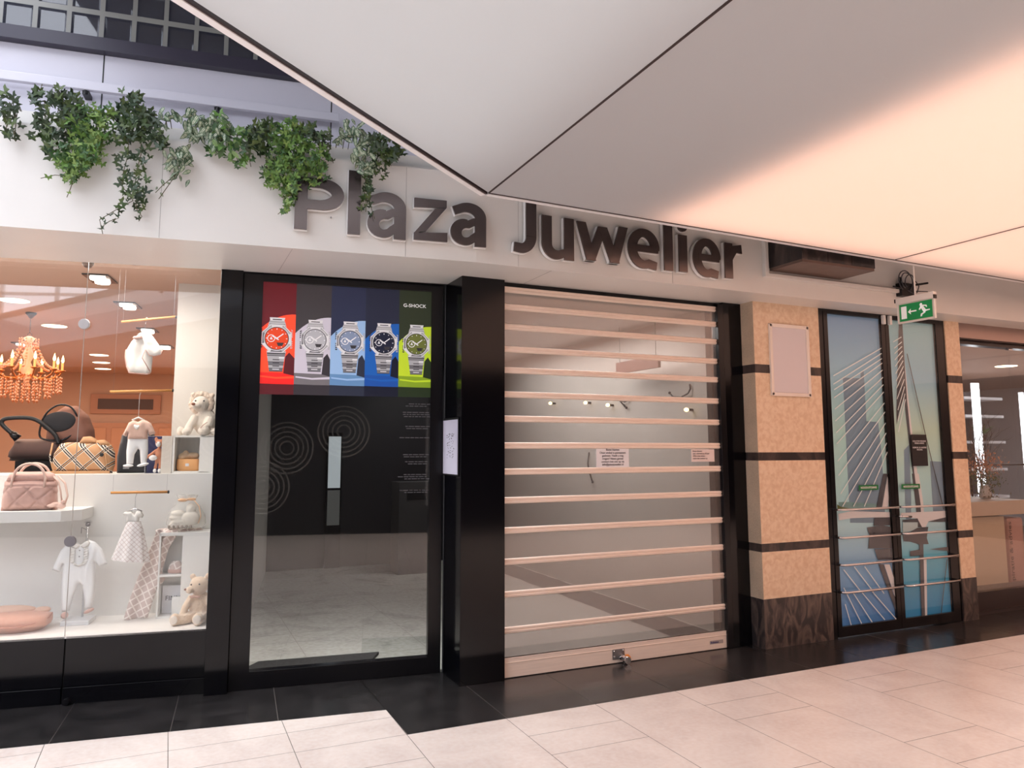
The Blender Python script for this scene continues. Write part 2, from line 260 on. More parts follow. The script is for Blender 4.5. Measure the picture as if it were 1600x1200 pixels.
def dup(root, loc, label, rz=None, group=None):
    r = root.copy(); COL.objects.link(r); r.location = loc; r['label'] = label
    if rz is not None: r.rotation_euler = (0, 0, rz)
    for ch in [o for o in bpy.data.objects if o.parent == root]:
        c = ch.copy(); COL.objects.link(c); c.parent = r
        for g in [o for o in bpy.data.objects if o.parent == ch]:
            d = g.copy(); COL.objects.link(d); d.parent = c
    return r
def text(name, body, size, mat, parent=None, loc=(0, 0, 0), rz=0., align='LEFT', ext=.0004, bold=0., fit=None, roll=0., lsp=1.):
    """lettering standing in the x-z plane, facing -y, as a mesh"""
    cu = bpy.data.curves.new(name, 'FONT'); cu.body = body; cu.size = size; cu.extrude = ext; cu.offset = bold; cu.align_x = align; cu.space_line = lsp
    cu.resolution_u = 3
    t = bpy.data.objects.new('tmp', cu); COL.objects.link(t)
    bpy.context.view_layer.update()
    me = bpy.data.meshes.new_from_object(t.evaluated_get(bpy.context.evaluated_depsgraph_get()))
    bpy.data.objects.remove(t); me.name = name
    c, s_ = math.cos(roll), math.sin(roll)
    for v in me.vertices:
        x, y, z = v.co; v.co = (x*c-y*s_, -z, x*s_+y*c)
    if fit:   # (x0, x1, z0, z1)
        xs = [v.co.x for v in me.vertices]; zs = [v.co.z for v in me.vertices]; a, b, c2, d = min(xs), max(xs), min(zs), max(zs)
        for v in me.vertices:
            v.co.x = fit[0]+(v.co.x-a)/(b-a)*(fit[1]-fit[0]); v.co.z = fit[2]+(v.co.z-c2)/(d-c2)*(fit[3]-fit[2])
    me.materials.clear(); me.materials.append(mat)
    o = bpy.data.objects.new(name, me); COL.objects.link(o)
    if parent: o.parent = parent
    o.location = loc; o.rotation_euler = (0, 0, rz)
    return o
def puff(mb, outline, t, y=0., step=.012, r=.03, fold=0., fsc=(30, 6), back=True):
    """a soft cloth or stuffed body filling an outline in the x-z plane"""
    pts = []
    n = len(outline)
    for i in range(n):
        a = Vector(outline[i]); b = Vector(outline[(i+1) % n]); k = max(1, int((b-a).length/step))
        for j in range(k): pts.append(a.lerp(b, j/k))
    nb = len(pts); edges = [(i, (i+1) % nb) for i in range(nb)]
    x0 = min(p.x for p in pts); x1 = max(p.x for p in pts); z0 = min(p.y for p in pts); z1 = max(p.y for p in pts)
    def dist(q):
        return min(((q-pts[i]-(pts[(i+1) % nb]-pts[i])*max(0, min(1, (q-pts[i]).dot(pts[(i+1) % nb]-pts[i])/max(1e-12, (pts[(i+1) % nb]-pts[i]).length_squared)))).length for i in range(nb)))
    def inside(q):
        c = False
        for i in range(nb):
            a, b = pts[i], pts[(i+1) % nb]
            if (a.y > q.y) != (b.y > q.y) and q.x < (b.x-a.x)*(q.y-a.y)/(b.y-a.y)+a.x: c = not c
        return c
    allp = list(pts); x = x0
    while x < x1:
        z = z0
        while z < z1:
            q = Vector((x, z))
            if inside(q) and dist(q) > step*.45: allp.append(q)
            z += step
        x += step
    V, E_, F, *_ = delaunay_2d_cdt(allp, edges, [], 1, 1e-6)
    hs = []
    for p in V:
        d = min(1, dist(p)/r); h = t*math.sqrt(max(0, 1-(1-d)**2))
        if fold: h += fold*d*mn.noise(Vector((p.x*fsc[0], p.y*fsc[1], y*7)))
        hs.append(h)
    mb.add([(p.x, y-h, p.y) for p, h in zip(V, hs)], F)
    if back: mb.add([(p.x, y+h*.8, p.y) for p, h in zip(V, hs)], [tuple(reversed(f)) for f in F])
    return mb

# ================================================================== SETTING
# ---- floors
m_tile = marble('pale_floor_tile', (228, 216, 210), (238, 228, 222), 1.6, .3, 'wave', .5)
m_grout = M('grout', (120, 110, 104), .8)
m_btile = marble('black_floor_tile', (35, 34, 35), (50, 48, 49), 2.5, .22, 'wave', .5)
m_bgrout = M('dark_grout', (120, 112, 108), .8)
f = MB(); f.box(-12, 16, -5, 16, -.12, -.004)
S(f.build('floor', m_grout))
rnd = random.Random(4)
def border_y(x):
    if x < 1.255: return 4.508+(1.256-x)*.1294
    return 4.085
f = MB()
cw = .593; g = .0016
for k in range(-16, 22):
    xa = .065+k*cw; xb = xa+cw
    ys = [4.085]
    y = 4.085
    seqs = [[1.18, .29, .27], [.29, .27, 1.18]]
    if k >= 2:
        q = seqs[k % 2]; i = 0
        while y > -4.8: y -= q[i % 3]; i += 1; ys.append(y)
        segs = [(ys[i+1], ys[i]) for i in range(len(ys)-1)]
        for a, b in segs: f.add([(xa+g, a+g, 0), (xb-g, a+g, 0), (xb-g, b-g, 0), (xa+g, b-g, 0)], [(0, 1, 2, 3)])
    else:
        cut = [4.378, 4.09, 3.76, 2.6, 2.33, 2.05] if k % 2 else [4.345, 4.085, 3.77, 3.5, 2.3, 2.03]
        if k % 2 == 0: cut = [4.63, 4.378, 4.1, 3.0, 2.7]+[2.4]
        yy = [c for c in cut]
        while yy[-1] > -4.8: yy.append(yy[-1]-(1.18 if len(yy) % 3 else .28))
        top = True; prev = None
        for c in yy:
            ya, yb = border_y(xa), border_y(xb)
            if c > min(ya, yb)-.03: continue
            if prev is None: f.add([(xa+g, c+g, 0), (xb-g, c+g, 0), (xb-g, border_y(min(xb, 1.2549))-g, 0), (xa+g, border_y(xa)-g, 0)], [(0, 1, 2, 3)])
            else: f.add([(xa+g, c+g, 0), (xb-g, c+g, 0), (xb-g, prev-g, 0), (xa+g, prev-g, 0)], [(0, 1, 2, 3)])
            prev = c
S(f.build('floor_tiles', m_tile))
f = MB(); F2 = MB()
xs = [.665+.0, 1.255, 1.85, 2.44, 3.03, 3.62, 4.21, 4.80, 5.39, 5.98, 6.57, 7.16, 7.75, 8.34, 8.93, 9.6, 10.5, 11.5]
F2.add([(-12, 6.3, -.002), (-12, 6.2, -.002), (1.255, 4.508, -.002), (1.255, 4.085, -.002), (16, 4.085, -.002), (16, 5, -.002), (1.8, 5.1, -.002), (.3, 5.3, -.002)], [(1, 2, 3, 4, 5, 6, 7, 0)])
for i in range(1, len(xs)-1):
    xa, xb = xs[i], xs[i+1]; yt = 5.06 if xa < 1.3 else 4.80
    if i == 1: f.add([(xa+g, 4.087, 0), (xb-g, 4.087, 0), (xb-g, 5.1, 0), (xa+g-.02, 5.17, 0)], [(0, 1, 2, 3)])
    else: f.add([(xa+g, 4.087, 0), (xb-g, 4.087, 0), (xb-g, yt, 0), (xa+g, yt, 0)], [(0, 1, 2, 3)])
bx = [1.245, .70, .135, -.45, -1.05, -1.65, -2.25, -2.85, -3.5]   # joints on the far edge, leaning a little
for i in range(len(bx)-1):
    xb, xa = bx[i], bx[i+1]; le = .06
    sh_b = 0 if i == 0 else le
    f.add([(xa-le+g, border_y(xa-le)+.002, 0), (xb-sh_b-g+(.008 if i == 0 else 0), border_y(xb-sh_b)+.002, 0), (xb-g-(0 if i else .0), 5.259-(xb-.3)*.125+.12, 0), (xa+g, 5.259-(xa-.3)*.14+.12, 0)], [(0, 1, 2, 3)])
f_border = F2.build('floor_border_grout', m_bgrout); S(f_border)
S(f.build('floor_border', m_btile))

# ---- stretched ceiling panels with lamps above
m_mem = bpy.data.materials.new('ceiling_membrane'); m_mem.use_nodes = True; nt = m_mem.node_tree; nt.nodes.clear()
d_ = nt.nodes.new('ShaderNodeBsdfDiffuse'); d_.inputs[0].default_value = (.70, .73, .76, 1)
t_ = nt.nodes.new('ShaderNodeBsdfTranslucent'); t_.inputs[0].default_value = (.9, .9, .9, 1)
mx_ = nt.nodes.new('ShaderNodeMixShader'); mx_.inputs[0].default_value = .35; o_ = nt.nodes.new('ShaderNodeOutputMaterial')
nt.links.new(d_.outputs[0], mx_.inputs[1]); nt.links.new(t_.outputs[0], mx_.inputs[2]); nt.links.new(mx_.outputs[0], o_.inputs[0])
CZ = 3.0
VX = (1.6, 3.794); dg = Vector((-1.6, -1.307)).normalized()
endp = (1.6-1.6*5.1, 3.794-1.307*5.1)
def cey(x): return 3.794+(x-1.6)*.0327
gp = .006
def panel(pts):
    b = MB(); b.add([(x, y, CZ) for x, y in pts], [tuple(range(len(pts)))]); return b
xx = [1.6, 5.065, 8.53, 12.0, 15.5]
S(panel([(1.6-gp, 3.78), (1.6-gp, -3.5), (-7.35, -3.5)]).build('ceiling_panel', m_mem))
for i in range(4):
    a, b = xx[i]+gp, xx[i+1]-gp
    S(panel([(a, cey(a)-.01), (b, cey(b)-.01), (b, -3.5), (a, -3.5)]).build('ceiling_panel', m_mem))
b = MB()
for x in xx: b.box(x-gp, x+gp, -3.5, cey(x)-.01, CZ-.002, CZ+.05)
nrm = Vector((1.307, -1.6)).normalized()*-1
e0 = Vector(VX); e1 = Vector((-7.35, -3.5))
def strip(o0, o1, z0, z1, mb):
    a0, a1, b0, b1 = e0+nrm*o0, e1+nrm*o0, e0+nrm*o1, e1+nrm*o1
    mb.prismz([tuple(a0), tuple(b0), tuple(b1), tuple(a1)], z0, z1)
strip(.005, .018, CZ-.004, CZ+.05, b)
b.prismz([(1.6, 3.782), (15.5, cey(15.5)-.012), (15.5, cey(15.5)-.002), (1.6, 3.792)], CZ-.003, CZ+.05)
S(b.build('trim_1', M('ceiling_seam', (52, 40, 42), .5)))
b = MB(); strip(.018, .050, CZ-.008, CZ+.5, b)

b.prismz([(1.6, 3.794), (15.5, cey(15.5)), (15.5, cey(15.5)+.03), (1.6, 3.825)], CZ-.006, CZ+.5)
S(b.build('trim_2', M('ceiling_edge', (244, 243, 246), .4)))
b = MB(); b.prismz([(1.5, 3.8), (15.5, 4.25), (15.5, -3.5), (-7.4, -3.5)], 3.5, 3.6)
S(b.build('ceiling', M('ceiling_void', (70, 68, 66), .9)))
b = MB(); b.box(1.595, 1.605, -3.5, 3.78, CZ+.05, 3.5); S(b.build('ceiling_light_baffle', MC['ceiling_void']))  # added unseen, stops warm lamp spill onto the near panel

# ---- white fascia box with soffit
def fasc(u0, u1, fr, zt, name, soff_back):
    b = MB(); P = lambda u, d, z: tuple(fp(fr, u, d, z))
    return b
kx = 1.75
Lp = fp('Fa', -7, 0, 0); Lb = fp('Fa', -7, 1.1, 0)
b = MB()
poly = [(Lp.x, Lp.y), (kx, 4.345), (16, 4.345), (16, 4.80), (2.1, 4.80), (1.9, 5.02), (.30, 5.235), tuple(fp('A', -6.6, -.02, 0))[:2]]
b.prismz(poly, 2.74, 2.78)                      # soffit
b.prismz([(Lp.x, Lp.y), (kx, 4.345), (16, 4.345), (16, 4.37), (kx, 4.37), (Lp.x+.003, Lp.y+.025)], 2.78, 3.325)  # face
b.prismz([(Lp.x+.003, Lp.y+.025), (kx, 4.37), (16, 4.37), (16, 4.42), (kx, 4.42), (Lp.x+.006, Lp.y+.075)], 3.30, 3.345)
S(b.build('trim_3', m_fascia))
b = MB()                                        # planter lip set back on top
q0 = fp('Fa', -7, .09, 0); q1 = fp('Fa', .4, .09, 0); q2 = fp('Fa', .4, .5, 0); q3 = fp('Fa', -7, .5, 0)
b.prismz([(q.x, q.y) for q in (q0, q1, q2, q3)], 3.30, 3.44)
S(b.build('trim_4', m_fascia))
b = MB()                                        # hairline joints of the fascia
for u in (-4.6, -3.3, -1.873, -.46):
    p = fp('Fa', u, -.001, 0); mt = Matrix.Translation(p) @ Matrix.Rotation(R(-7), 4, 'Z'); b.box(-.0012, .0012, -.0005, .001, 2.742, 3.32, mt)
for x in (2.05, 3.293): b.box(x-.001, x+.001, 4.3435, 4.346, 2.742, 3.32)
for x in (.62, 2.3): 
    y1 = 4.79 if x > 2 else 5.17
    b.box(x-.001, x+.001, 4.5 if x < 1 else 4.35, y1, 2.7385, 2.741)
S(b.build('trim_5', M('joint_grey', (176, 172, 170), .6)))
b = MB()                                        # ledge trim framing the stone box
b.box(4.15, 4.185, 4.31, 4.346, 2.895, 3.325); b.box(4.15, 5.72, 4.31, 4.346, 2.870, 2.902)
S(b.build('trim_6', m_fascia, bevel=.004))
b = MB(); b.box(2.3, 16, 3.84, 4.40, 3.36, 3.40); S(b.build('ceiling_gap_light_stop', MC['ceiling_void']))  # unseen cap added to keep skylight off the fascia beyond the sign
# stone clad box
t = T('stone_clad_box', 'dark veined stone box jutting from the white fascia beyond the sign lettering', 'ceiling box', (4.6, 4.345, 2.927))
b = MB(); b.box(-.38, .385, -.335, 0, .02, .42); b.build('cladding', m_stoned, t, bevel=.003)
b = MB(); b.box(-.375, .38, -.33, -.002, 0, .02); b.build('underside', M('stone_underside', (104, 84, 76), .5, var=.1, scale=10), t)
b = MB()
for x in (-.12, .13): b.box(x, x+.004, -.337, -.334, .02, .42)
b.build('joint', m_blackm, t)

# ---- upper storey wall: white sheet panels, rail, dark beam, glass blocks
Uw = .75
UF = fp('Fa', 0, Uw, 0); mtU = Matrix.Translation(UF) @ Matrix.Rotation(R(-7), 4, 'Z')
m_sheet = M('upper_white_sheet', (205, 203, 214), .28, var=.02, scale=2)
b = MB(); b.box(-9, 2.5, 0, .1, 3.0, 4.16, mtU); S(b.build('wall_upper', m_sheet))
b = MB()
for u in (-3.86, -2.375, -.89, .595): b.box(u-.004, u+.004, -.002, .01, 3.0, 4.16, mtU)
S(b.build('trim_7', m_blackm))
b = MB(); b.box(-9, 3, -.07, .1, 4.155, 4.245, mtU); S(b.build('wall_beam', M('dark_beam', (44, 40, 56), .4)))
t = T('wall_rail', 'white square rail on short brackets across the upper wall panels above the ivy', 'rail', fp('Fa', -3.2, Uw-.09, 3.885), R(-7))
b = MB(); b.box(-3, 2.36, -.02, .02, -.03, .03); b.build('bar', m_sheet, t, bevel=.004)
for u in (-2.3, -.05, .75, 1.55):
    b = MB(); b.box(u-.02, u+.02, .0, .1, -.055, -.03); b.tube([(u, 0, -.03), (u, 0, -.06)], .012); b.build('bracket', m_blackm, t)
b = MB(); b.box(-.9, 16, -3.5, 6, 4.8, 4.9); S(b.build('ceiling_upper_floor', M('upper_slab', (120, 116, 116), .8)))
# glass block wall: one structure, each block a part-like tile in the mesh
m_gb = glass('glass_block', .10, (.72, .75, .80), .2, (96, 98, 108), .05)
m_gbf = M('glass_block_frame', (128, 128, 124), .4)
b = MB(); b.box(-9, 3.2, .10, .16, 4.24, 8.0, mtU); S(b.build('wall_behind_blocks', M('dim_grey_blue', (60, 60, 74), .8)))
b = MB(); gb = MB()
pit = .2
for r_ in range(14):
    for c_ in range(-32, 16):
        u = -2.968+.195*c_; z = 4.262+r_*.195
        b.add([tuple(mtU @ Vector(p)) for p in [(u-.015, -.02, z-.02), (u+.18, -.02, z-.02), (u+.18, -.02, z+.175), (u-.015, -.02, z+.175),
               (u+.0, -.02, z+.0), (u+.166, -.02, z+.0), (u+.166, -.02, z+.158), (u+.0, -.02, z+.158),
               (u+.013, .02, z+.012), (u+.153, .02, z+.012), (u+.153, .02, z+.146), (u+.013, .02, z+.146)]],
              [(0, 1, 5, 4), (1, 2, 6, 5), (2, 3, 7, 6), (3, 0, 4, 7)])
        gb.add([tuple(mtU @ Vector(p)) for p in [(u+.0, -.02, z+.0), (u+.166, -.02, z+.0), (u+.166, -.02, z+.158), (u+.0, -.02, z+.158),
               (u+.013, -.005, z+.012), (u+.153, -.005, z+.012), (u+.153, -.005, z+.146), (u+.013, -.005, z+.146)]],
              [(0, 1, 5, 4), (1, 2, 6, 5), (2, 3, 7, 6), (3, 0, 4, 7), (4, 5, 6, 7)])
wgb = S(b.build('wall_glass_block_joints', m_gbf)); S(gb.build('window_glass_blocks', m_gb))

# ---- far sides of the mall (behind the viewer)
m_opp = M('opposite_dark_facade', (34, 33, 36), .3)
b = MB(); b.box(-9, 16, -3.7, -3.5, 0, 3.0); S(b.build('wall_opposite', m_opp))
b = MB(); b.box(-9, 16, -3.75, -3.5, 5.6, 8.0); b.box(-9, 16, -3.75, -3.5, 3.0, 3.7); S(b.build('wall_opposite_upper', M('opposite_upper', (205, 200, 198), .7)))
b = MB()
for k in range(26): b.box(-9+k*.95, -8.94+k*.95, -3.6, -3.54, 3.7, 5.6)
for z in (4.3, 4.95): b.box(-9, 16, -3.6, -3.54, z, z+.05)
S(b.build('window_bars_opposite', m_white))
b = MB(); b.box(-9.2, -9, -3.7, 7.2, 0, 8); S(b.build('wall_west', M('end_wall', (190, 184, 180), .7)))
b = MB(); b.box(15.5, 15.7, -3.7, 5, 0, 3.5); S(b.build('wall_east', MC['end_wall']))
# concentric rings decal panel on the shopfront across the mall
t = T('ring_pattern_decal', 'large panel of pale concentric rings on the dark facade across the mall', 'wall decal', (-1.3, -3.47, 1.35))
b = MB()
for cx, cz in ((-.9, .35), (.1, .5), (1.1, .2), (-.4, -.55), (.7, -.5), (2.1, .5), (-1.9, .4)):
    for k in range(5):
        r1 = .12+k*.085; pts = [(cx+r1*math.cos(a*math.pi/16), 0, cz+r1*math.sin(a*math.pi/16)) for a in range(32)]
        b.tube(pts, .013, 4, closed=True)
b.build('rings', M('pale_vinyl', (150, 148, 146), .6), t)
b = MB(); b.box(2.3, 2.75, -3.495, -3.48, .5, 2.3)
S(b.build('window_opposite', M('lit_opening', (120, 122, 125), .5)))

# ================================================================== BABY SHOP (frame A)
def A(u, d, z): return fp('A', u, d, z)
rA = fa('A')
m_deck = M('display_deck', (238, 232, 226), .45, var=.01, scale=3)
m_orange = M('shop_inner_wall', (210, 174, 152), .7, var=.03, scale=1)
m_shopceil = M('shop_ceiling', (206, 168, 146), .75)
def abox(name, u0, u1, d0, d1, z0, z1, mat, bevel=0.):
    b = MB(); b.box(u0, u1, d0, d1, z0, z1, Matrix.Translation((.27, 5.281, 0)) @ Matrix.Rotation(rA, 4, 'Z'))
    return S(b.build(name, mat, bevel=bevel))
abox('wall_shop_base', -6.6, -.815, 0, .10, .10, .395, m_black)
abox('wall_shop_base_panel', -.805, .02, 0, .10, .10, .395, m_black)
abox('baseboard_shop', -6.6, -.815, -.012, .10, 0, .098, m_black, .002); abox('baseboard_shop_end', -.807, .02, -.012, .10, 0, .098, m_black, .002)
abox('wall_base_core', -6.6, .02, .02, .10, 0, .39, m_blackm)
abox('window_display_floor', -6.6, .03, .0, .60, .385, .397, m_deck)
abox('wall_display_back', -6.6, -.34, .57, .62, .30, 1.365, m_white)
abox('wall_display_back_end', -.34, .12, .57, .62, .30, 1.365, m_white)
abox('wall_display_ledge', -6.6, .10, .62, 1.10, 1.33, 1.366, m_white)
abox('wall_display_panel', -.432, .12, 1.0, 1.04, 1.366, 2.9, m_whitep)
abox('wall_shop_side', .06, .12, .0, 9.0, 0, 2.9, m_whitep)
abox('wall_shop_back', -8, .1, 9.0, 9.1, 0, 2.9, m_orange)
abox('wall_shop_far_side', -6.7, -6.6, 0, 9.0, 0, 2.9, m_orange)
abox('floor_shop', -6.6, .06, .6, 9.0, .0, .02, M('shop_floor', (190, 160, 135), .4))
abox('ceiling_shop', -6.7, .12, -.02, 9.1, 2.85, 2.9, m_shopceil)
abox('wall_shop_counter', -6.6, -.9, 1.1, 2.6, 0, 1.33, m_blackm)
area('shop_display_light', A(-1.6, .32, 2.80), (2.8, .3), 58, (1, .94, .87), (0, 0, rA))
area('shop_warm_light', A(-2.8, 4.2, 2.83), (4.5, 5.5), 330, (1, .72, .54), (0, 0, rA))
point('chandelier_glow', A(-1.99, 2.7, 2.25), 4, (1, .55, .28), .2)
# glass
m_pane = glass('shop_glass', .07, (.97, .98, .98))
b = MB(); b.box(-6.5, -.8195, -.003, .003, .39, 2.80); wp = b.build('window_1', m_pane, None, A(0, .012, 0), rA); S(wp)
b = MB(); b.box(-.8165, .02, -.003, .003, .39, 2.80); wp = b.build('window_2', m_pane, None, A(0, .012, 0), rA); S(wp)
b = MB(); b.box(-.8195, -.8165, -.0035, .0035, .39, 2.80); S(b.build('trim_glass_joint', M('glass_edge', (176, 168, 160), .2), None, A(0, .012, 0), rA))
for z, nm, c in ((2.343, 'pale grey round glass clamp on the shop window joint, the higher one', (188, 186, 188)), (.972, 'dark grey round glass clamp on the shop window joint, the lower one', (126, 122, 126))):
    b = MB(); b.lathe([(.0, -.012), (.032, -.012), (.034, -.006), (.034, .006), (.03, .010)], seg=28, axis='y'); b.lathe([(.0, -.0135), (.004, -.0135), (.004, -.012)], seg=10, axis='y')
    tag(b.build('glass_clamp', M('clamp%d' % c[0], c, .35, metal=.3), None, A(-.818, 0, z), rA, smooth=False), nm, 'glass clamp')
b = MB(); b.lathe([(0, -.03), (.018, -.03), (.022, -.02), (.022, 0)], seg=20, axis='y'); b.lathe([(.0, -.034), (.010, -.034), (.010, -.03)], seg=16, axis='y')
tag(b.build('floor_plug', m_blackf, None, A(-.775, -.02, .022), rA), 'small round black plug on the black plinth near the floor', 'plug')

m_rose = M('dusty_pink_fabric', (208, 168, 156), .85, var=.06, scale=40, sheen=.3, bump=.15, bscale=200)
m_cream = M('cream_cloth', (240, 236, 230), .85, var=.02, scale=30, sheen=.2, bump=.1, bscale=200)
m_whitec = M('white_cloth', (240, 240, 240), .85, sheen=.2, bump=.1, bscale=150)
m_knit = M('pink_knit', (226, 188, 170), .9, var=.05, scale=90, bump=.4, bscale=260, sheen=.3)
m_blk = M('black_fabric', (32, 31, 36), .8, sheen=.2)

# shelf for the quilted bag
t = T('wall_shelf', 'white wall shelf with a chamfered end carrying the quilted pink bag', 'shelf', A(-1.5, .57, 1.075), rA)
b = MB(); b.prismz([(-5, -.36), (.56, -.36), (.66, -.27), (.66, 0), (-5, 0)], 0, .07); b.build('board', m_white, t, bevel=.002)

# quilted pink bag on the shelf
t = T('quilted_baby_bag', 'dusty pink quilted bag with round handles standing on the wall shelf', 'bag', A(-1.16, .33, 1.145), rA)
def quilt(W, H, D_, nx=44, nz=26):
    b = MB()
    for side in (-1, 1):
        vv = []
        for j in range(nz+1):
            for i in range(nx+1):
                a = i/nx*2-1; c = j/nz
                wz = W/2*(1-.10*c)*(1-.03*(1-c)**2); x = a*wz; z = c*H*(1-.06*a*a)
                bul = (1-abs(a)**5)*(1-(2*c-1)**6)
                q1 = (x/.13+z/.13) % 1; q2 = (x/.13-z/.13) % 1
                seam = min(abs(q1-.5), abs(q2-.5)); line = max(0, 1-min(min(q1, 1-q1), min(q2, 1-q2))*14)
                if c > .78: line = max(0, 1-abs(c-.80)*40)
                vv.append((x, side*(D_/2*(.30+.70*bul)-line*.012+.003*mn.noise(Vector((x*30, z*30, side)))), z))
        b.add(vv, [(j*(nx+1)+i, j*(nx+1)+i+1, (j+1)*(nx+1)+i+1, (j+1)*(nx+1)+i) for j in range(nz) for i in range(nx)])
    n = len(b.v)//2
    ring = [i for i in range(nx+1)]+[j*(nx+1)+nx for j in range(1, nz+1)]+[nz*(nx+1)+i for i in range(nx-1, -1, -1)]+[j*(nx+1) for j in range(nz-1, 0, -1)]
    for k in range(len(ring)):
        a, c = ring[k], ring[(k+1) % len(ring)]; b.f.append([a, c, c+n, a+n]); b.m.append(0)
    return b
quilt(.33, .20, .15).build('body', m_rose, t, smooth=True)
b = MB(); puff(b, [(-.15, .18), (.15, .18), (.135, .235), (.10, .25), (-.10, .25), (-.135, .235)], .045, 0, .016, .03); b.build('top_flap', m_rose, t, smooth=True)
for y in (-.05, .05):
    b = MB(); b.tube([(-.095, y*1.3, .15), (-.095, y, .21)]+[(-.09*math.cos(a*math.pi/12), y, .215+.088*math.sin(a*math.pi/12)) for a in range(13)]+[(.095, y, .21), (.095, y*1.3, .15)], .0085, 8)
    b.build('handle', M('pale_pink_strap', (226, 192, 178), .7), t, smooth=True)
b = MB(); b.tube([(.14, -.04, .22), (.175, -.05, .18), (.19, -.05, .12), (.20, -.05, .06)], .005, 6); b.tube([(.15, .02, .22), (.20, .0, .17), (.225, -.02, .09), (.215, -.04, .03)], .006, 6)
b.ell((.165, -.05, .035), (.03, .02, .018)); b.ell((.20, -.055, .028), (.028, .018, .02)); b.ell((.145, -.065, .03), (.026, .014, .012)); b.ell((.21, -.06, .05), (.012, .012, .016))
b.build('bow_charm', M('pale_pink_strap', (226, 192, 178)), t, smooth=True)

# folded pink bag on the deck
t = T('folded_pink_bag', 'salmon pink quilted pouch lying flat on the display floor', 'bag', A(-1.18, .26, .397), rA)
b = MB(); b.ell((0, 0, .062), (.215, .14, .062), None, 36, 18)
for i, v in enumerate(b.v):
    x, y, z = v; x2 = max(-.20, min(.20, x*1.15)); zz = z if z > .02 else .0
    q1 = (x/.05+(y+z)/.05) % 1; q2 = (x/.05-(y+z)/.05) % 1; li = max(0, 1-min(min(q1, 1-q1), min(q2, 1-q2))*8)*(1 if x > .05 else .2)
    b.v[i] = (x2, y*(1-li*.02), max(0, zz-li*.003))
b.build('body', M('salmon_quilt', (216, 160, 138), .8, var=.04, scale=30, sheen=.3), t, smooth=True)
b = MB(); b.ell((-.06, .04, .12), (.17, .07, .028), None, 20, 10); b.ell((.14, .05, .11), (.05, .05, .02)); b.build('folded_flap', M('pale_peach_fabric', (232, 192, 170), .8), t, smooth=True)
b = MB(); b.tube([(-.2, -.125, .055), (-.1, -.15, .05), (.05, -.148, .045), (.15, -.11, .06), (.205, -.03, .075), (.2, .05, .09)], .004, 6); b.build('piping', M('pink_piping', (196, 136, 118), .7), t, smooth=True)

# romper on a stand
t = T('romper_display_stand', 'chrome pole stand with white slab base and little crown top holding the romper', 'display stand', A(-.845, .40, .397), rA)
b = MB(); b.box(-.085, .085, -.1, .08, 0, .028); b.build('base', M('white_marble_slab', (228, 228, 230), .25, var=.03, scale=12), t, bevel=.003)
b = MB(); b.tube([(.012, .03, .028), (.012, .03, .62)], .0065); b.build('pole', m_chrome, t, smooth=True)
b = MB(); b.ell((.012, .03, .635), (.016, .008, .012))
for k in range(7):
    a = R(-60+20*k); b.tube([(.012, .03, .64), (.012+.03*math.sin(a), .03, .64+.03*math.cos(a))], [.003, .001], 5)
b.tube([(-.02, .01, .62), (-.02, .01, .58)], .002, 5); b.tube([(.012, .03, .60), (-.02, .01, .62)], .002, 5)
b.build('crown', m_alud, t, smooth=True)
def garment(name, label, cat, loc, parts, group=None):
    t = T(name, label, cat, loc, rA, group)
    for pn, fn, mt in parts:
        b = MB(); fn(b); b.build(pn, mt, t, smooth=True)
    return t
def romper(b):
    puff(b, [(-.045, .0), (-.085, -.018), (-.12, -.06), (-.165, -.185), (-.118, -.2), (-.10, -.15), (-.104, -.27), (-.100, -.37), (-.092, -.455), (-.045, -.455), (-.030, -.36), (-.005, -.285), (.008, -.275), (.022, -.29), (.038, -.37), (.044, -.44), (.088, -.44), (.098, -.36), (.10, -.26), (.092, -.14), (.118, -.175), (.165, -.158), (.128, -.06), (.085, -.012), (.045, .004), (0, -.03)], .026, 0, .011, .03, .012, (45, 5))
def ruff(b):
    for sx in (-1, 1):
        vv = []
        for j in range(26):
            a = j/25; cx = sx*(.040-.028*max(0, (a-.75)/.25)**1.5); z = -.045-.105*min(1, a*1.05)
            for i in range(6):
                vv.append((cx+(i-2.5)*.0045*(1.1), -.030-.006*math.sin(j*1.6+i*.5)*(1 if i in (0, 5) else .5)-.004*(i in (0, 5)), z+.003*math.sin(j*2)))
        b.add(vv, [(j*6+i, j*6+i+1, (j+1)*6+i+1, (j+1)*6+i) for j in range(25) for i in range(5)])
    b.tube([(-.02, -.032, -.15), (0, -.035, -.158), (.02, -.032, -.15)], .006, 6)
def collar(b):
    for sx in (-1, 1): puff(b, [(0, -.028), (sx*.045, .006), (sx*.060, -.012), (sx*.050, -.040), (sx*.018, -.050)] if sx > 0 else [(0, -.028), (-.018, -.050), (-.050, -.040), (-.060, -.012), (-.045, .006)], .006, -.026, .01, .01)
def feet(b):
    b.ell((-.070, -.012, -.478), (.022, .03, .022)); b.ell((.075, -.02, -.455), (.034, .018, .012), Matrix.Rotation(R(-25), 4, 'Y').to_euler())
def dots(b):
    for z in (-.06, -.10): b.ell((0, -.031, z), (.0045, .003, .0045))
garment('baby_romper', 'white long baby romper with ruffled bib and pink feet on a stand', 'romper', A(-.848, .36, .935),
        [('body', romper, m_whitec), ('ruffle', ruff, m_cream), ('collar', collar, m_cream), ('foot', feet, m_rose), ('button', dots, m_alud)])

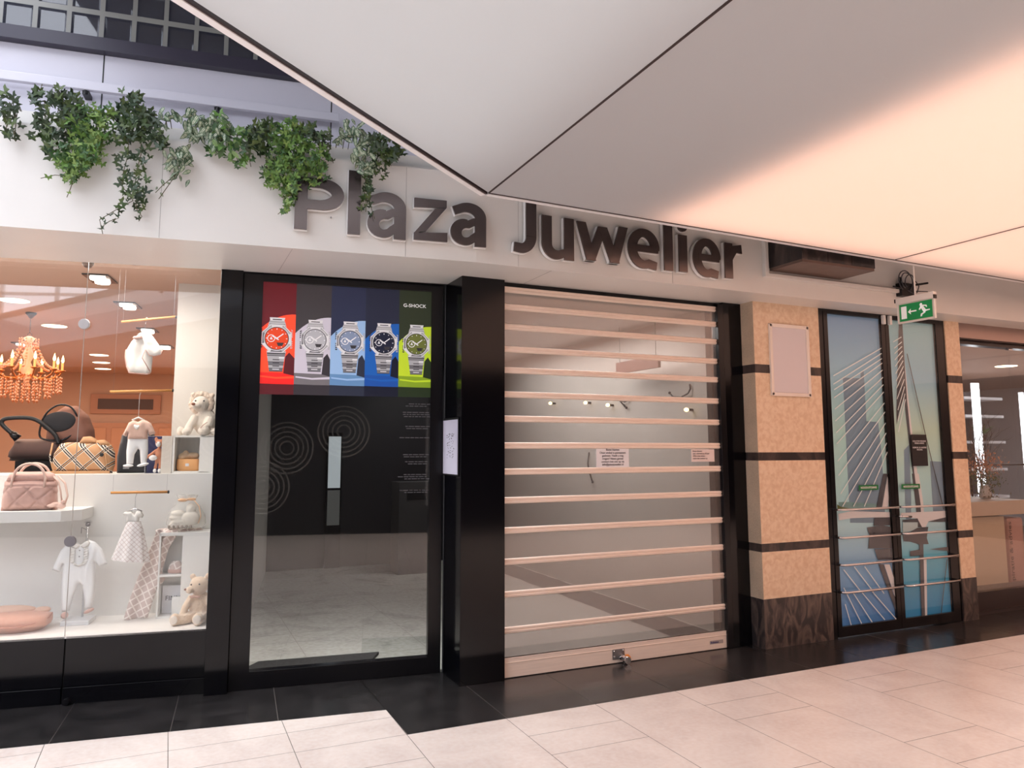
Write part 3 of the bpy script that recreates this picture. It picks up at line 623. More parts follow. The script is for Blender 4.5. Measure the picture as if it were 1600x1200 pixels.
# wooden rods and hangers
def rod(label, u0, z0, u1, z1, d, wires):
    t = T('hanging_rod', label, 'rod', A(u0, d, z0), rA, 'wooden display rods in the shop window')
    b = MB(); b.tube([(0, 0, 0), (u1-u0, 0, z1-z0)], .009, 10); b.build('dowel', m_wood, t, smooth=True)
    b = MB(); b.lathe([(.010, -.004), (.012, 0), (.010, .006)], (u1-u0, 0, z1-z0), axis='x', seg=10); b.build('end_cap', m_blackm, t)
    b = MB()
    for x, h in wires: b.tube([(x, 0, (z1-z0)*x/(u1-u0)), (x, 0, h)], .0006, 4)
    b.build('wire', m_alud, t)
rod('short wooden rod under the ledge with the patterned dress', -.685, 1.249, -.325, 1.249, .35, [(.012, .12), (.35, .12)])
rod('wooden rod above the ledge with the knitted outfit', -.762, 1.944, -.354, 1.961, .5, [(.02, .88), (.39, .86)])
rod('topmost wooden rod high in the window with the hooded cape', -.715, 2.444, -.357, 2.497, .5, [(.01, .38), (.345, .33)])
def hanger(b, top=0., w_=.055, drop=-.07):
    b.tube([(.0, 0, top+.012), (.008, 0, top+.016), (.012, 0, top+.008), (.006, 0, top-.01), (0, 0, top-.03), (0, 0, drop)], .0016, 6)
    b.tube([(-w_, 0, drop-.02), (0, 0, drop), (w_, 0, drop-.02)], .006, 8)
# dress
m_dressp = M('dress_print', (236, 230, 228), .85, sheen=.2)
def dress_print():
    nt = m_dressp.node_tree; N = nt.nodes.new; Lk = nt.links.new; b = nt.nodes['Principled BSDF']
    tc = N('ShaderNodeTexCoord'); mp = N('ShaderNodeMapping'); mp.inputs['Rotation'].default_value = (0, R(45), 0); mp.inputs['Scale'].default_value = (1/.022,)*3
    s = N('ShaderNodeSeparateXYZ'); Lk(tc.outputs['Object'], mp.inputs[0]); Lk(mp.outputs[0], s.inputs[0])
    outs = []
    for ax in (0, 2):
        fr_ = N('ShaderNodeMath'); fr_.operation = 'FRACT'; Lk(s.outputs[ax], fr_.inputs[0])
        lt = N('ShaderNodeMath'); lt.operation = 'LESS_THAN'; lt.inputs[1].default_value = .12; Lk(fr_.outputs[0], lt.inputs[0]); outs.append(lt)
    mxm = N('ShaderNodeMath'); mxm.operation = 'ADD'; Lk(outs[0].outputs[0], mxm.inputs[0]); Lk(outs[1].outputs[0], mxm.inputs[1])
    r = N('ShaderNodeValToRGB'); r.color_ramp.interpolation = 'CONSTANT'; e = r.color_ramp.elements
    e[0].color = (lin(242), lin(236), lin(234), 1); e[1].position = .4; e[1].color = (lin(205), lin(184), lin(178), 1); e2 = e.new(.9); e2.color = (lin(120), lin(100), lin(98), 1)
    mm = N('ShaderNodeMath'); mm.operation = 'MULTIPLY'; mm.inputs[1].default_value = .5; Lk(mxm.outputs[0], mm.inputs[0]); Lk(mm.outputs[0], r.inputs[0]); Lk(r.outputs[0], b.inputs['Base Color'])
dress_print()
def skirt(b):
    seg = 40; vv = []
    for j in range(9):
        c = j/8; rx = .04+.072*c**.8; z = -.035-.262*c
        for k in range(seg):
            a = 2*math.pi*k/seg; rr = 1+.12*c*math.sin(a*7+.6)+.05*c*math.sin(a*3)
            vv.append((rx*rr*math.cos(a)-.012*c, rx*.55*rr*math.sin(a), z-.012*c*math.cos(a)))
    b.add(vv, [(j*seg+k, j*seg+(k+1) % seg, (j+1)*seg+(k+1) % seg, (j+1)*seg+k) for j in range(8) for k in range(seg)])
def bodice(b):
    puff(b, [(-.018, .035), (-.062, .03), (-.075, .015), (-.05, -.005), (-.052, -.045), (.03, -.045), (.032, -.01), (.052, -.012), (.058, .005), (.04, .035), (.012, .04), (0, .012)], .018, 0, .01, .02, .008)
garment('baby_dress', 'small white sleeveless dress with a diamond patterned skirt hanging from a short rod', 'dress', A(-.53, .35, 1.09),
        [('bodice', bodice, m_cream), ('skirt', skirt, m_dressp), ('hanger', lambda b: hanger(b, .158, .045, .05), m_chrome)])
# knitted outfit
def pants(b): puff(b, [(-.060, -.125), (.070, -.125), (.075, -.22), (.068, -.30), (.045, -.31), (.030, -.30), (.020, -.21), (.008, -.20), (-.012, -.24), (-.018, -.305), (-.060, -.31), (-.066, -.22)], .02, 0, .011, .025, .006)
def pull(b): puff(b, [(-.03, .0), (-.06, -.018), (-.085, -.08), (-.095, -.105), (-.070, -.115), (-.060, -.09), (-.062, -.135), (.068, -.135), (.066, -.075), (.080, -.108), (.118, -.092), (.085, -.02), (.055, -.002), (.03, .006), (0, -.012)], .026, -.004, .010, .028, .006)
def heart(b): puff(b, [(-.022, -.045), (-.02, -.032), (-.01, -.032), (0, -.04), (.01, -.032), (.02, -.032), (.022, -.045), (.012, -.06), (0, -.068), (-.012, -.06)], .005, -.029, .007, .008)
def booties(b): b.ell((-.045, -.02, -.318), (.034, .022, .010)); b.ell((.050, -.02, -.312), (.040, .022, .011), Matrix.Rotation(R(-14), 4, 'Y').to_euler())
garment('knitted_baby_outfit', 'pale pink knitted pullover and white footed trousers hanging above the ledge', 'baby outfit', A(-.57, .5, 1.745),
        [('trousers', pants, m_whitec), ('pullover', pull, m_knit), ('motif', heart, m_cream), ('booties', booties, m_whitec), ('hanger', lambda b: hanger(b, .205, .04, .02), m_white)])
# hooded cape
def cape1(b): puff(b, [(-.04, .12), (-.085, .06), (-.115, .0), (-.118, -.05), (-.105, -.12), (-.09, -.165), (.03, -.175), (.055, -.16), (.06, -.05), (.03, .05), (0, .125)], .022, .0, .012, .03, .015, (26, 8))
def cape2(b): puff(b, [(-.03, .12), (.02, .135), (.06, .10), (.095, .05), (.128, .005), (.12, -.03), (.075, -.045), (.045, -.04), (.015, .0), (.0, .06)], .022, -.03, .012, .03, .01, (20, 20))
def hem(b): b.tube([(-.115, -.01, .0), (-.118, -.015, -.05), (-.104, -.015, -.125), (-.088, -.015, -.165), (.03, -.015, -.174), (.055, -.015, -.155)], .0035, 6); b.tube([(.128, -.035, .005), (.12, -.035, -.03), (.075, -.035, -.045), (.045, -.035, -.04), (.015, -.035, 0), (.0, -.045, -.06), (.05, -.02, -.15)], .0035, 6)
garment('hooded_cape', 'cream hooded baby cape with pink edging hanging highest in the window', 'cape', A(-.558, .5, 2.245),
        [('back', cape1, m_cream), ('hood', cape2, m_cream), ('edging', hem, M('pink_edging', (214, 170, 158), .8)), ('bow', lambda b: (b.ell((-.05, -.03, .085), (.022, .012, .013)), b.ell((-.02, -.035, .09), (.02, .012, .014))), m_rose), ('hanger', lambda b: hanger(b, .222, .05, .13), m_chrome)])

# white shelf unit with three compartments, blanket, pouch, hat, card, teddy
t = T('display_cube_shelf', 'white open shelf unit with two compartments standing on the display floor', 'shelf unit', A(-.21, .53, .397), rA)
b = MB(); b.box(-.16, .0, -.15, .02, .55, .572); b.box(-.16, 0, -.15, .02, .275, .29); b.box(-.16, 0, -.15, .02, 0, .012); b.box(-.012, .012, -.15, .02, 0, .572); b.box(.012, .20, -.15, .02, 0, .572); b.box(-.16, -.15, -.15, .02, 0, .572); b.box(-.16, .0, .01, .02, 0, .57)
b.build('carcass', m_white, t, bevel=.001)
m_lat = M('lattice_blanket', (200, 178, 168), .9, sheen=.3)
def lattice():
    nt = m_lat.node_tree; N = nt.nodes.new; Lk = nt.links.new; b = nt.nodes['Principled BSDF']
    tc = N('ShaderNodeTexCoord'); v = N('ShaderNodeTexVoronoi'); v.feature = 'DISTANCE_TO_EDGE'; v.inputs['Scale'].default_value = 24; v.inputs['Randomness'].default_value = .0
    mp = N('ShaderNodeMapping'); mp.inputs['Rotation'].default_value = (0, R(28), 0); mp.inputs['Scale'].default_value = (1, .0, .95)
    Lk(tc.outputs['Object'], mp.inputs[0]); Lk(mp.outputs[0], v.inputs['Vector'])
    r = N('ShaderNodeValToRGB'); e = r.color_ramp.elements; e[0].color = (lin(240), lin(228), lin(220), 1); e[0].position = .07; e[1].position = .12; e[1].color = (lin(204), lin(182), lin(174), 1)
    Lk(v.outputs['Distance'], r.inputs[0]); Lk(r.outputs[0], b.inputs['Base Color'])
lattice()
t = T('draped_blanket', 'dusty pink blanket with white lattice pattern draped from the shelf unit to the floor', 'blanket', A(-.36, .40, .397), rA)
b = MB(); nx, nz = 16, 48; vv = []
for j in range(nz+1):
    c = j/nz
    if c < .72:                      # hanging length
        q = c/.72; xl = -.215+.17*q-.01*math.sin(q*5); xr = -.06+.13*q+.035*math.exp(-((q-.42)/.06)**2)+.04*max(0, q-.8)/.2; z = .004+q*.575; y = -.0+.03*math.sin(q*3)
        for i in range(nx+1):
            a = i/nx; vv.append((xl+(xr-xl)*a, y-.012*math.sin(a*9+q*3)-.01*a, z+.018*(a-.5)*(1-q)))
    else:                            # over the top
        q = (c-.72)/.28
        for i in range(nx+1):
            a = i/nx; x0_ = -.045+.0*q; vv.append((x0_+(.14+.20*q)*a+.0, .0+.12*q, .588+.004*math.sin(a*8)-.16*max(0, a-.86)/.14*q))
b.add(vv, [(j*(nx+1)+i, j*(nx+1)+i+1, (j+1)*(nx+1)+i+1, (j+1)*(nx+1)+i) for j in range(nz) for i in range(nx)])
o = b.build('cloth', m_lat, t, smooth=True); md = o.modifiers.new('s', 'SOLIDIFY'); md.thickness = .006
m_tulle = glass('tulle', .02, (1, 1, 1), .20, (245, 242, 236), .4)
t = T('gift_pouch', 'clear tied gift pouch of cream baby knits on top of the shelf unit', 'gift pouch', A(-.215, .45, .995), rA)
b = MB(); b.lathe([(.02, 0), (.115, .0), (.125, .03), (.118, .09), (.085, .15), (.05, .185), (.055, .20), (.07, .225)], seg=26)
for i, v in enumerate(b.v): b.v[i] = (v[0]*1.05, v[1]*.55, v[2]+.006*mn.noise(Vector(v)*40))
b.build('wrap', m_tulle, t, smooth=True)
b = MB(); b.ell((-.055, 0, .10), (.05, .035, .022)); b.ell((-.06, 0, .07), (.055, .035, .02)); b.ell((-.05, 0, .04), (.055, .038, .022)); b.ell((.03, -.015, .13), (.035, .03, .04)); b.ell((.035, -.02, .065), (.06, .035, .05)); b.box(-.11, .02, -.03, .03, .003, .028)
b.build('knits', M('cream_knits', (236, 228, 216), .9, var=.05, scale=60, bump=.5, bscale=120), t, smooth=True, remesh=.006)
b = MB(); b.ell((-.025, -.02, .192), (.035, .012, .012)); b.ell((.028, -.02, .197), (.034, .012, .010)); b.tube([(.05, -.03, .19), (.085, -.04, .15), (.10, -.04, .08), (.085, -.05, .03)], .003, 5)
b.build('ribbon', M('peach_ribbon', (236, 190, 150), .6), t, smooth=True)
b = MB()
for k in range(24):
    a = rnd.uniform(R(-75), R(75)); l = rnd.uniform(.03, .06); b.tube([(0+.03*math.sin(a), -.01, .20), (.03*math.sin(a)+l*math.sin(a), -.02+rnd.uniform(-.02, .02), .205+l*math.cos(a)*.8)], [.0015, .0005], 4)
b.build('raffia', m_cream, t)
for k in range(6):
    b = MB(); b.ell((-.10+.028*k, -.066, .012), (.009, .005, .013), None, 8, 6); b.build('print_motif', M('taupe_print', (160, 148, 140), .8), t)
t = T('pink_baby_hat', 'tiny pink lattice patterned hat in the upper compartment of the shelf unit', 'hat', A(-.268, .46, .689), rA)
b = MB(); b.lathe([(.048, .0), (.052, .01), (.050, .03), (.042, .055), (.024, .075), (.004, .08)], seg=20); b.build('crown', m_lat, t, smooth=True)
b = MB(); b.lathe([(.051, 0), (.054, .004), (.054, .022), (.051, .026)], seg=20, cap=False); b.build('brim', m_rose, t, smooth=True)
t = T('greeting_card', 'white framed card with grey lettering leaning in the lower compartment', 'card', A(-.28, .50, .41), rA)
b = MB(); b.box(-.075, .06, -.006, .006, 0, .185); b.build('board', m_paper, t)
text('lettering', 'FINN', .045, m_ink, t, (-.055, -.008, .085))
b = MB(); b.box(-.01, .05, -.03, -.012, 0, .12); tag(b.build('small_white_box', m_white, None, A(-.27, .45, .41), rA, bevel=.002), 'small plain white box in front of the lettered card', 'box')

m_bear = M('cream_plush', (236, 208, 180), .95, var=.05, scale=120, bump=.7, bscale=180, sheen=.6)
t = T('teddy_bear', 'sitting cream teddy bear on the display floor beside the shelf unit', 'plush toy', A(-.105, .23, .397), rA)
b = MB(); b.ell((.03, .02, .10), (.072, .06, .10)); b.ell((.022, -.01, .235), (.062, .055, .06)); b.ell((-.03, -.05, .215), (.026, .03, .024))
b.ell((-.02, .0, .295), (.02, .012, .02)); b.ell((.075, .0, .295), (.02, .012, .02))
b.tube([(-.02, .0, .16), (-.055, -.04, .10), (-.065, -.06, .06)], [.026, .024, .022]); b.tube([(.085, 0, .16), (.105, -.04, .11), (.10, -.07, .07)], [.026, .024, .022])
b.tube([(0, -.02, .04), (-.06, -.07, .035), (-.10, -.09, .035)], [.04, .038, .036]); b.tube([(.05, -.02, .04), (.05, -.08, .035), (.04, -.12, .035)], [.04, .038, .036])
b.ell((-.105, -.10, .04), (.034, .03, .04)); b.ell((.04, -.13, .04), (.036, .03, .042))
b.build('body', m_bear, t, remesh=.005, disp=.006, dscale=.008)
b = MB(); b.ell((-.108, -.132, .042), (.024, .006, .028)); b.ell((.038, -.162, .044), (.026, .006, .03)); b.build('foot_pad', M('pale_plush', (240, 226, 212), .95, bump=.5, bscale=150), t, smooth=True)
b = MB(); b.ell((-.055, -.062, .222), (.009, .007, .007)); b.build('nose', M('brown_nose', (150, 96, 74), .5), t, smooth=True)
b = MB(); b.ell((-.022, -.05, .25), (.005, .005, .005)); b.ell((.03, -.062, .252), (.005, .005, .005)); b.build('eye', m_blackm, t, smooth=True)
b = MB(); b.ell((-.01, -.05, .172), (.02, .009, .009)); b.ell((.02, -.052, .17), (.02, .009, .009)); b.build('bow', M('peach_bow', (226, 180, 160), .6), t, smooth=True)

# cube with basket on the ledge
t = T('display_cube', 'white open-front cube on the ledge holding the orange basket', 'display cube', A(-.365, .68, 1.366), rA)
b = MB(); D3 = .22
b.box(0, .26, 0, D3, .262, .275); b.box(0, .26, 0, D3, 0, .014); b.box(0, .014, 0, D3, 0, .275); b.box(.185, .205, 0, D3, 0, .275); b.box(.205, .40, 0, D3, 0, .275); b.box(0, .26, D3-.01, D3, 0, .275); b.box(.205, .40, 0, D3, .262, .2751)
b.build('carcass', m_white, t, bevel=.001)
b = MB(); b.box(-.075, -.003, .0, D3, 0, .272)
for k in range(3): b.box(-.055+k*.018, -.053+k*.018, -.001, 0, 0, .272)
tag(b.build('white_box_stack', m_whitep, None, A(-.365, .68, 1.366), rA), 'upright pale boxes squeezed between the doll box and the white cube', 'boxes')
t = T('fabric_basket', 'peach orange fabric basket with a soft toy inside the white cube', 'basket', A(-.265, .78, 1.381), rA)
b = MB(); b.lathe([(.02, 0), (.078, .0), (.083, .02), (.083, .085), (.078, .088)], seg=24)
for i, v in enumerate(b.v): b.v[i] = (v[0], v[1]*.85, v[2])
b.build('bucket', M('peach_canvas', (236, 178, 122), .85, bump=.2, bscale=150), t, smooth=True)
b = MB(); b.box(-.012, .012, -.0735, -.071, .035, .055); b.build('tag', m_paper, t)
b = MB(); b.ell((-.035, -.01, .105), (.04, .04, .03)); b.ell((.03, 0, .11), (.045, .04, .028)); b.ell((-.02, -.02, .135), (.02, .015, .018)); b.build('contents', M('beige_plush', (206, 180, 152), .95, var=.1, scale=60, bump=.6, bscale=120), t, remesh=.006)
# lion on the cube
t = T('plush_lion', 'cream white lion plush with a brown nose sitting on the white cube', 'plush toy', A(-.19, .79, 1.6415), rA)
b = MB(); b.ell((.02, .03, .11), (.085, .07, .11)); b.ell((-.01, 0, .24), (.062, .055, .062)); b.ell((-.035, -.045, .225), (.034, .035, .028))
b.tube([(-.04, 0, .14), (-.08, -.04, .06), (-.085, -.06, .03)], [.036, .032, .03]); b.ell((-.09, -.075, .028), (.034, .04, .028)); b.ell((-.14, -.03, .035), (.026, .03, .034))
b.tube([(.06, -.01, .13), (.05, -.06, .06)], [.036, .034]); b.ell((.03, -.085, .035), (.042, .04, .036)); b.ell((.11, -.06, .03), (.036, .03, .03))
b.build('body', M('white_plush', (240, 228, 214), .95, var=.03, scale=100, bump=.6, bscale=160, sheen=.6), t, remesh=.006, disp=.005, dscale=.01)
b = MB()
for k in range(16):
    a = 2*math.pi*k/16; b.ell((-.005+.07*math.cos(a), .015, .245+.072*math.sin(a)), (.026, .03, .026), None, 8, 6)
b.ell((-.065, 0, .31), (.02, .014, .02)); b.ell((.07, 0, .31), (.02, .014, .02))
b.build('mane', M('cream_mane', (238, 216, 196), .95, var=.05, scale=80, bump=.9, bscale=120, sheen=.6), t, remesh=.006, disp=.012, dscale=.015)
b = MB(); b.ell((-.052, -.078, .236), (.014, .008, .011)); b.build('nose', M('brown_nose', (150, 96, 74)), t, smooth=True)
b = MB(); b.ell((-.042, -.048, .262), (.006, .005, .006)); b.ell((.018, -.054, .262), (.006, .005, .006)); b.build('eye', m_blackm, t, smooth=True)
b = MB(); b.tube([(.01, -.112, .055), (.03, -.115, .08), (.055, -.10, .10)], .0025, 5); b.build('ribbon_tail', M('brown_nose', (150, 96, 74)), t)
# deer doll in its box
t = T('doll_box', 'clear fronted navy blue doll box on the ledge', 'box', A(-.50, .76, 1.366), rA)
b = MB(); b.box(-.055, .055, .03, .035, 0, .27); b.box(-.055, .055, -.03, .03, 0, .003); b.build('back_card', M('navy_card', (38, 42, 84), .6), t)
b = MB(); b.tube([(-.055, -.03, 0), (-.055, -.03, .27), (.055, -.03, .27), (.055, -.03, 0)], .002, 4); b.tube([(-.055, .03, .27), (-.055, -.03, .27)], .002, 4); b.build('edge', M('clear_edge', (200, 200, 210), .2), t)
t = T('deer_doll', 'standing pink fawn doll with white feet in front of a navy box', 'plush toy', A(-.475, .70, 1.369), rA)
b = MB(); b.ell((.015, 0, .215), (.028, .026, .03)); b.ell((-.008, 0, .245), (.012, .008, .016)); b.ell((.04, 0, .245), (.012, .008, .016)); b.ell((.015, 0, .14), (.026, .022, .045))
b.tube([(0, 0, .165), (-.04, -.01, .13), (-.075, -.01, .105)], [.012, .011, .012]); b.tube([(.005, 0, .11), (0, 0, .07), (-.005, 0, .03)], [.013, .010, .011]); b.tube([(.025, 0, .11), (.027, 0, .07), (.025, 0, .03)], [.013, .010, .011])
b.build('body', M('fawn_plush', (206, 142, 112), .9, bump=.4, bscale=150), t, remesh=.004)
b = MB(); b.ell((-.005, -.012, .016), (.012, .018, .015)); b.ell((.026, -.012, .016), (.012, .018, .015)); b.ell((.012, -.022, .208), (.017, .012, .02)); b.ell((-.02, -.016, .11), (.028, .012, .02)); b.build('white_patch', m_whitec, t, smooth=True)
b = MB(); b.ell((.002, -.031, .218), (.003, .003, .003)); b.ell((.024, -.03, .218), (.003, .003, .003)); b.build('eye', m_blackm, t)
# black bag
t = T('black_backpack', 'black fabric backpack with a silver buckle standing behind the knitted outfit', 'backpack', A(-.64, .86, 1.366), rA)
b = MB(); puff(b, [(-.13, .0), (.12, .0), (.13, .10), (.13, .22), (.11, .30), (.05, .335), (-.07, .335), (-.11, .28), (-.135, .12)], .06, 0, .025, .05); b.build('body', m_blk, t, smooth=True)
b = MB(); b.box(-.075, -.035, -.068, -.058, .03, .05); b.box(.0, .085, -.06, -.05, .22, .31); b.build('buckle', m_alud, t)
# plaid bag
m_plaid = M('plaid_canvas', (190, 140, 98), .8)
def plaid():
    nt = m_plaid.node_tree; N = nt.nodes.new; Lk = nt.links.new; bs = nt.nodes['Principled BSDF']
    tc = N('ShaderNodeTexCoord'); mp = N('ShaderNodeMapping'); mp.inputs['Rotation'].default_value = (0, R(43), 0); mp.inputs['Scale'].default_value = (1/.10,)*3; mp.inputs['Location'].default_value = (.12, 0, .3)
    s = N('ShaderNodeSeparateXYZ'); Lk(tc.outputs['Object'], mp.inputs[0]); Lk(mp.outputs[0], s.inputs[0])
    tan = (lin(198), lin(150), lin(108), 1); wh = (lin(236), lin(222), lin(206), 1); bk = (lin(40), lin(32), lin(34), 1)
    def ramp(ax, seq):
        fr_ = N('ShaderNodeMath'); fr_.operation = 'FRACT'; Lk(s.outputs[ax], fr_.inputs[0])
        r = N('ShaderNodeValToRGB'); r.color_ramp.interpolation = 'CONSTANT'; e = r.color_ramp.elements
        e[0].color = seq[0][1]; e[1].position = seq[1][0]; e[1].color = seq[1][1]
        for p, c in seq[2:]: q = e.new(p); q.color = c
        Lk(fr_.outputs[0], r.inputs[0]); return r.outputs[0]
    k0, k1 = (0, 0, 0, 1), (1, 1, 1, 1)
    base = ramp(0, [(0, tan), (.30, wh), (.35, bk), (.43, wh), (.49, bk), (.57, wh), (.62, tan)])
    over = ramp(2, [(0, tan), (.36, wh), (.40, bk), (.46, tan), (.52, bk), (.58, wh), (.62, tan)])
    mask = ramp(2, [(0, k0), (.36, k1), (.45, k0), (.52, k1), (.61, k0)])
    mx = N('ShaderNodeMix'); mx.data_type = 'RGBA'; Lk(mask, mx.inputs[0]); Lk(base, mx.inputs[6]); Lk(over, mx.inputs[7]); Lk(mx.outputs[2], bs.inputs['Base Color'])
plaid()
t = T('plaid_duffel_bag', 'tan plaid duffel bag with black and white check standing on the ledge', 'bag', A(-.985, .84, 1.366), rA)
b = MB(); puff(b, [(-.19, .0), (.19, .0), (.205, .06), (.20, .16), (.17, .21), (.14, .225), (-.12, .225), (-.165, .215), (-.20, .15), (-.21, .06)], .09, 0, .02, .06, .01, (15, 15)); b.build('body', m_plaid, t, smooth=True)
b = MB(); b.tube([(-.19, -.09, .22), (-.20, -.1, .12), (-.17, -.1, .02)], .006, 6); b.tube([(.10, -.09, .22), (.16, -.1, .14), (.18, -.1, .03)], .006, 6); b.build('strap', M('plaid_canvas', (190, 140, 98)), t, smooth=True)
b = MB(); puff(b, [(-.05, .21), (-.02, .265), (.03, .27), (.07, .25), (.10, .21)], .03, 0, .015, .02); puff(b, [(.07, .20), (.08, .24), (.13, .245), (.17, .22), (.16, .19)], .03, -.03, .015, .02); b.build('top_handle', M('tan_canvas', (196, 150, 108), .8), t, smooth=True)
b = MB(); b.ell((.135, -.10, .135), (.014, .006, .014)); b.build('badge', m_blackm, t)
b = MB()
for x, z, sx, sz in ((-.125, .0, .04, .012),): b.box(-.20, .19, -.088, -.07, 0, .02)
b.build('base_trim', MC['tan_canvas'], t)
# pram
m_pram = M('brown_pram_fabric', (88, 62, 56), .75, var=.06, scale=30, sheen=.2)
t = T('pram', 'brown pram with black handle and black-lined hood behind the display ledge', 'pram', A(-1.55, 1.75, 1.345), rA)
b = MB(); puff(b, [(-.235, .10), (-.225, .13), (-.20, .28), (.02, .28), (.16, .28), (.20, .27), (.18, .12), (.16, .095)], .17, 0, .04, .06); b.build('carrycot', m_pram, t, smooth=True)
b = MB(); puff(b, [(.02, .22), (.03, .40), (.07, .50), (.15, .56), (.24, .56), (.33, .48), (.38, .36), (.40, .22)], .15, .03, .03, .08); b.build('hood', M('brown_hood_fabric', (134, 92, 78), .75, var=.05, scale=20), t, smooth=True)
b = MB(); b.ell((.145, -.115, .42), (.13, .03, .085), Matrix.Rotation(R(-8), 4, 'Y').to_euler(), 24, 12); b.build('hood_lining', m_blk, t, smooth=True)
b = MB(); b.tube(sm([(.01, -.10, .30), (.02, -.12, .40), (.06, -.12, .50), (.14, -.11, .56), (.23, -.10, .54), (.28, -.10, .44), (.26, -.11, .33), (.18, -.12, .27), (.08, -.12, .27)], True), .008, 8, closed=True); b.build('hood_rim', m_blackf, t, smooth=True)
b = MB(); b.tube(sm([(-.15, -.16, .30), (-.215, -.16, .36), (-.25, -.16, .40), (-.245, -.16, .43), (-.20, -.16, .445), (-.08, -.16, .45), (.0, -.16, .43), (.08, -.16, .37), (.14, -.16, .31), (.17, -.16, .24)]), .017, 10); b.build('handlebar', m_blackm, t, smooth=True)
b = MB(); b.ell((-.16, -.15, .31), (.03, .03, .03)); b.tube([(-.18, -.16, .33), (-.13, -.15, .28)], [.022, .034]); b.build('handle_joint', m_blackf, t, smooth=True)
b = MB(); b.box(-.15, .25, -.12, .12, -.01, .10); b.tube([(.05, -.1, .1), (.05, -.1, 0)], .012); b.build('chassis', m_blackf, t)
# chandelier
t = T('crystal_chandelier', 'crystal chandelier with candle bulbs hanging from the shop ceiling', 'chandelier', A(-2.03, 2.75, 2.85), rA)
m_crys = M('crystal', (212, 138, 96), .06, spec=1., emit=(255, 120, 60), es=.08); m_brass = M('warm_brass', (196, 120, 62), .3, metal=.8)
b = MB(); b.lathe([(.045, 0), (.05, -.01), (.03, -.03), (.012, -.055)], seg=14); b.build('canopy', M('dark_bronze', (70, 46, 36), .4, metal=.6), t, smooth=True)
b = MB(); b.tube([(0, 0, -.05), (0, 0, -.20)], .005, 6); b.tube([(.018*math.cos(a*.7854), 0, -.215+.018*math.sin(a*.7854)) for a in range(8)], .003, 5, closed=True); b.build('stem', MC['dark_bronze'], t)
b = MB(); b.lathe([(.015, -.23), (.05, -.25), (.02, -.30), (.03, -.36), (.05, -.42), (.025, -.48), (.06, -.56), (.03, -.62), (.02, -.70), (.004, -.72)], seg=14); b.build('column', M('crystal_column', (232, 180, 150), .15, spec=.8), t, smooth=True)
for k in range(10):
    a = 2*math.pi*k/10+.2; ca, sa = math.cos(a), math.sin(a); r1 = .29
    b = MB(); b.tube([(0, 0, -.58), (.1*ca, .1*sa, -.64), (.2*ca, .2*sa, -.64), (.27*ca, .27*sa, -.60), (r1*ca, r1*sa, -.555)], .008, 6)
    b.lathe([(.010, -.57), (.035, -.555), (.03, -.55), (.012, -.55)], (r1*ca, r1*sa, 0), 10)
    arm = b.build('arm', m_brass, t, smooth=True)
    b = MB(); b.lathe([(.011, -.55), (.011, -.475)], (r1*ca, r1*sa, 0), 8); b.build('candle', M('candle_tube', (255, 190, 120), .5, emit=(255, 150, 70), es=.5), arm)
    b = MB(); b.lathe([(.008, -.475), (.014, -.455), (.009, -.43), (.001, -.40)], (r1*ca, r1*sa, 0), 8); b.build('bulb', M('candle_bulb', (255, 230, 180), .3, emit=(255, 206, 140), es=7), arm, smooth=True)
def drops(name, ring, r0, z0, n, ln, sz):
    b = MB()
    for k in range(n):
        a = 2*math.pi*k/n; x, y = r0*math.cos(a), r0*math.sin(a)
        for j in range(ln):
            z = z0-j*sz*1.9; s_ = sz*(1 if j < ln-1 else 1.35)
            b.add([(x, y, z+s_), (x+s_*.6, y, z), (x, y+s_*.6, z), (x-s_*.6, y, z), (x, y-s_*.6, z), (x, y, z-s_*1.1)], [(0, 1, 2), (0, 2, 3), (0, 3, 4), (0, 4, 1), (5, 2, 1), (5, 3, 2), (5, 4, 3), (5, 1, 4)])
    o = b.build(name, m_crys, t); o['kind'] = 'stuff'
drops('crystal_drops', 0, .29, -.63, 26, 5, .017); drops('crystal_drops', 0, .20, -.66, 20, 6, .016); drops('crystal_drops', 0, .10, -.70, 12, 6, .016); drops('crystal_drops', 0, .08, -.26, 12, 4, .013)
b = MB()
for k in range(10):
    a = 2*math.pi*k/10+.5; ca, sa = math.cos(a), math.sin(a)
    for j in range(14):
        c = j/13; r_ = .06+.20*c; z = -.30-.24*c-.07*math.sin(c*math.pi); b.ell((r_*ca, r_*sa, z), (.011, .011, .014), None, 6, 4)
o = b.build('crystal_garlands', m_crys, t); o['kind'] = 'stuff'
# ceiling lights inside the shop
m_disc = M('lit_disc', (255, 240, 215), .4, emit=(255, 236, 200), es=5)
dl = None
spots = [(-2.068, 3.559, 'beside the chandelier'), (-1.957, 2.098, 'in front of the chandelier, nearest the window'), (-2.285, 6.2, 'nearest of three in a row behind the hooded cape'), (-2.5, 7.2, 'middle one of three in a row behind the hooded cape'), (-2.72, 8.2, 'farthest of three in a row behind the hooded cape')]
for u, d, lb in spots:
    if dl is None:
        dl = T('ceiling_downlight', 'round glowing ceiling light '+lb, 'ceiling light', A(u, d, 2.85), rA, 'round lights in the baby shop ceiling')
        b = MB(); b.lathe([(.12, -.004), (.125, -.002), (.12, 0)], seg=28, cap=False); b.build('rim', m_white, dl)
        b = MB(); b.lathe([(.0, -.006), (.118, -.006), (.118, -.001)], seg=28); b.build('diffuser', m_disc, dl)
    else: dup(dl, A(u, d, 2.85), 'round glowing ceiling light '+lb)
sl = None
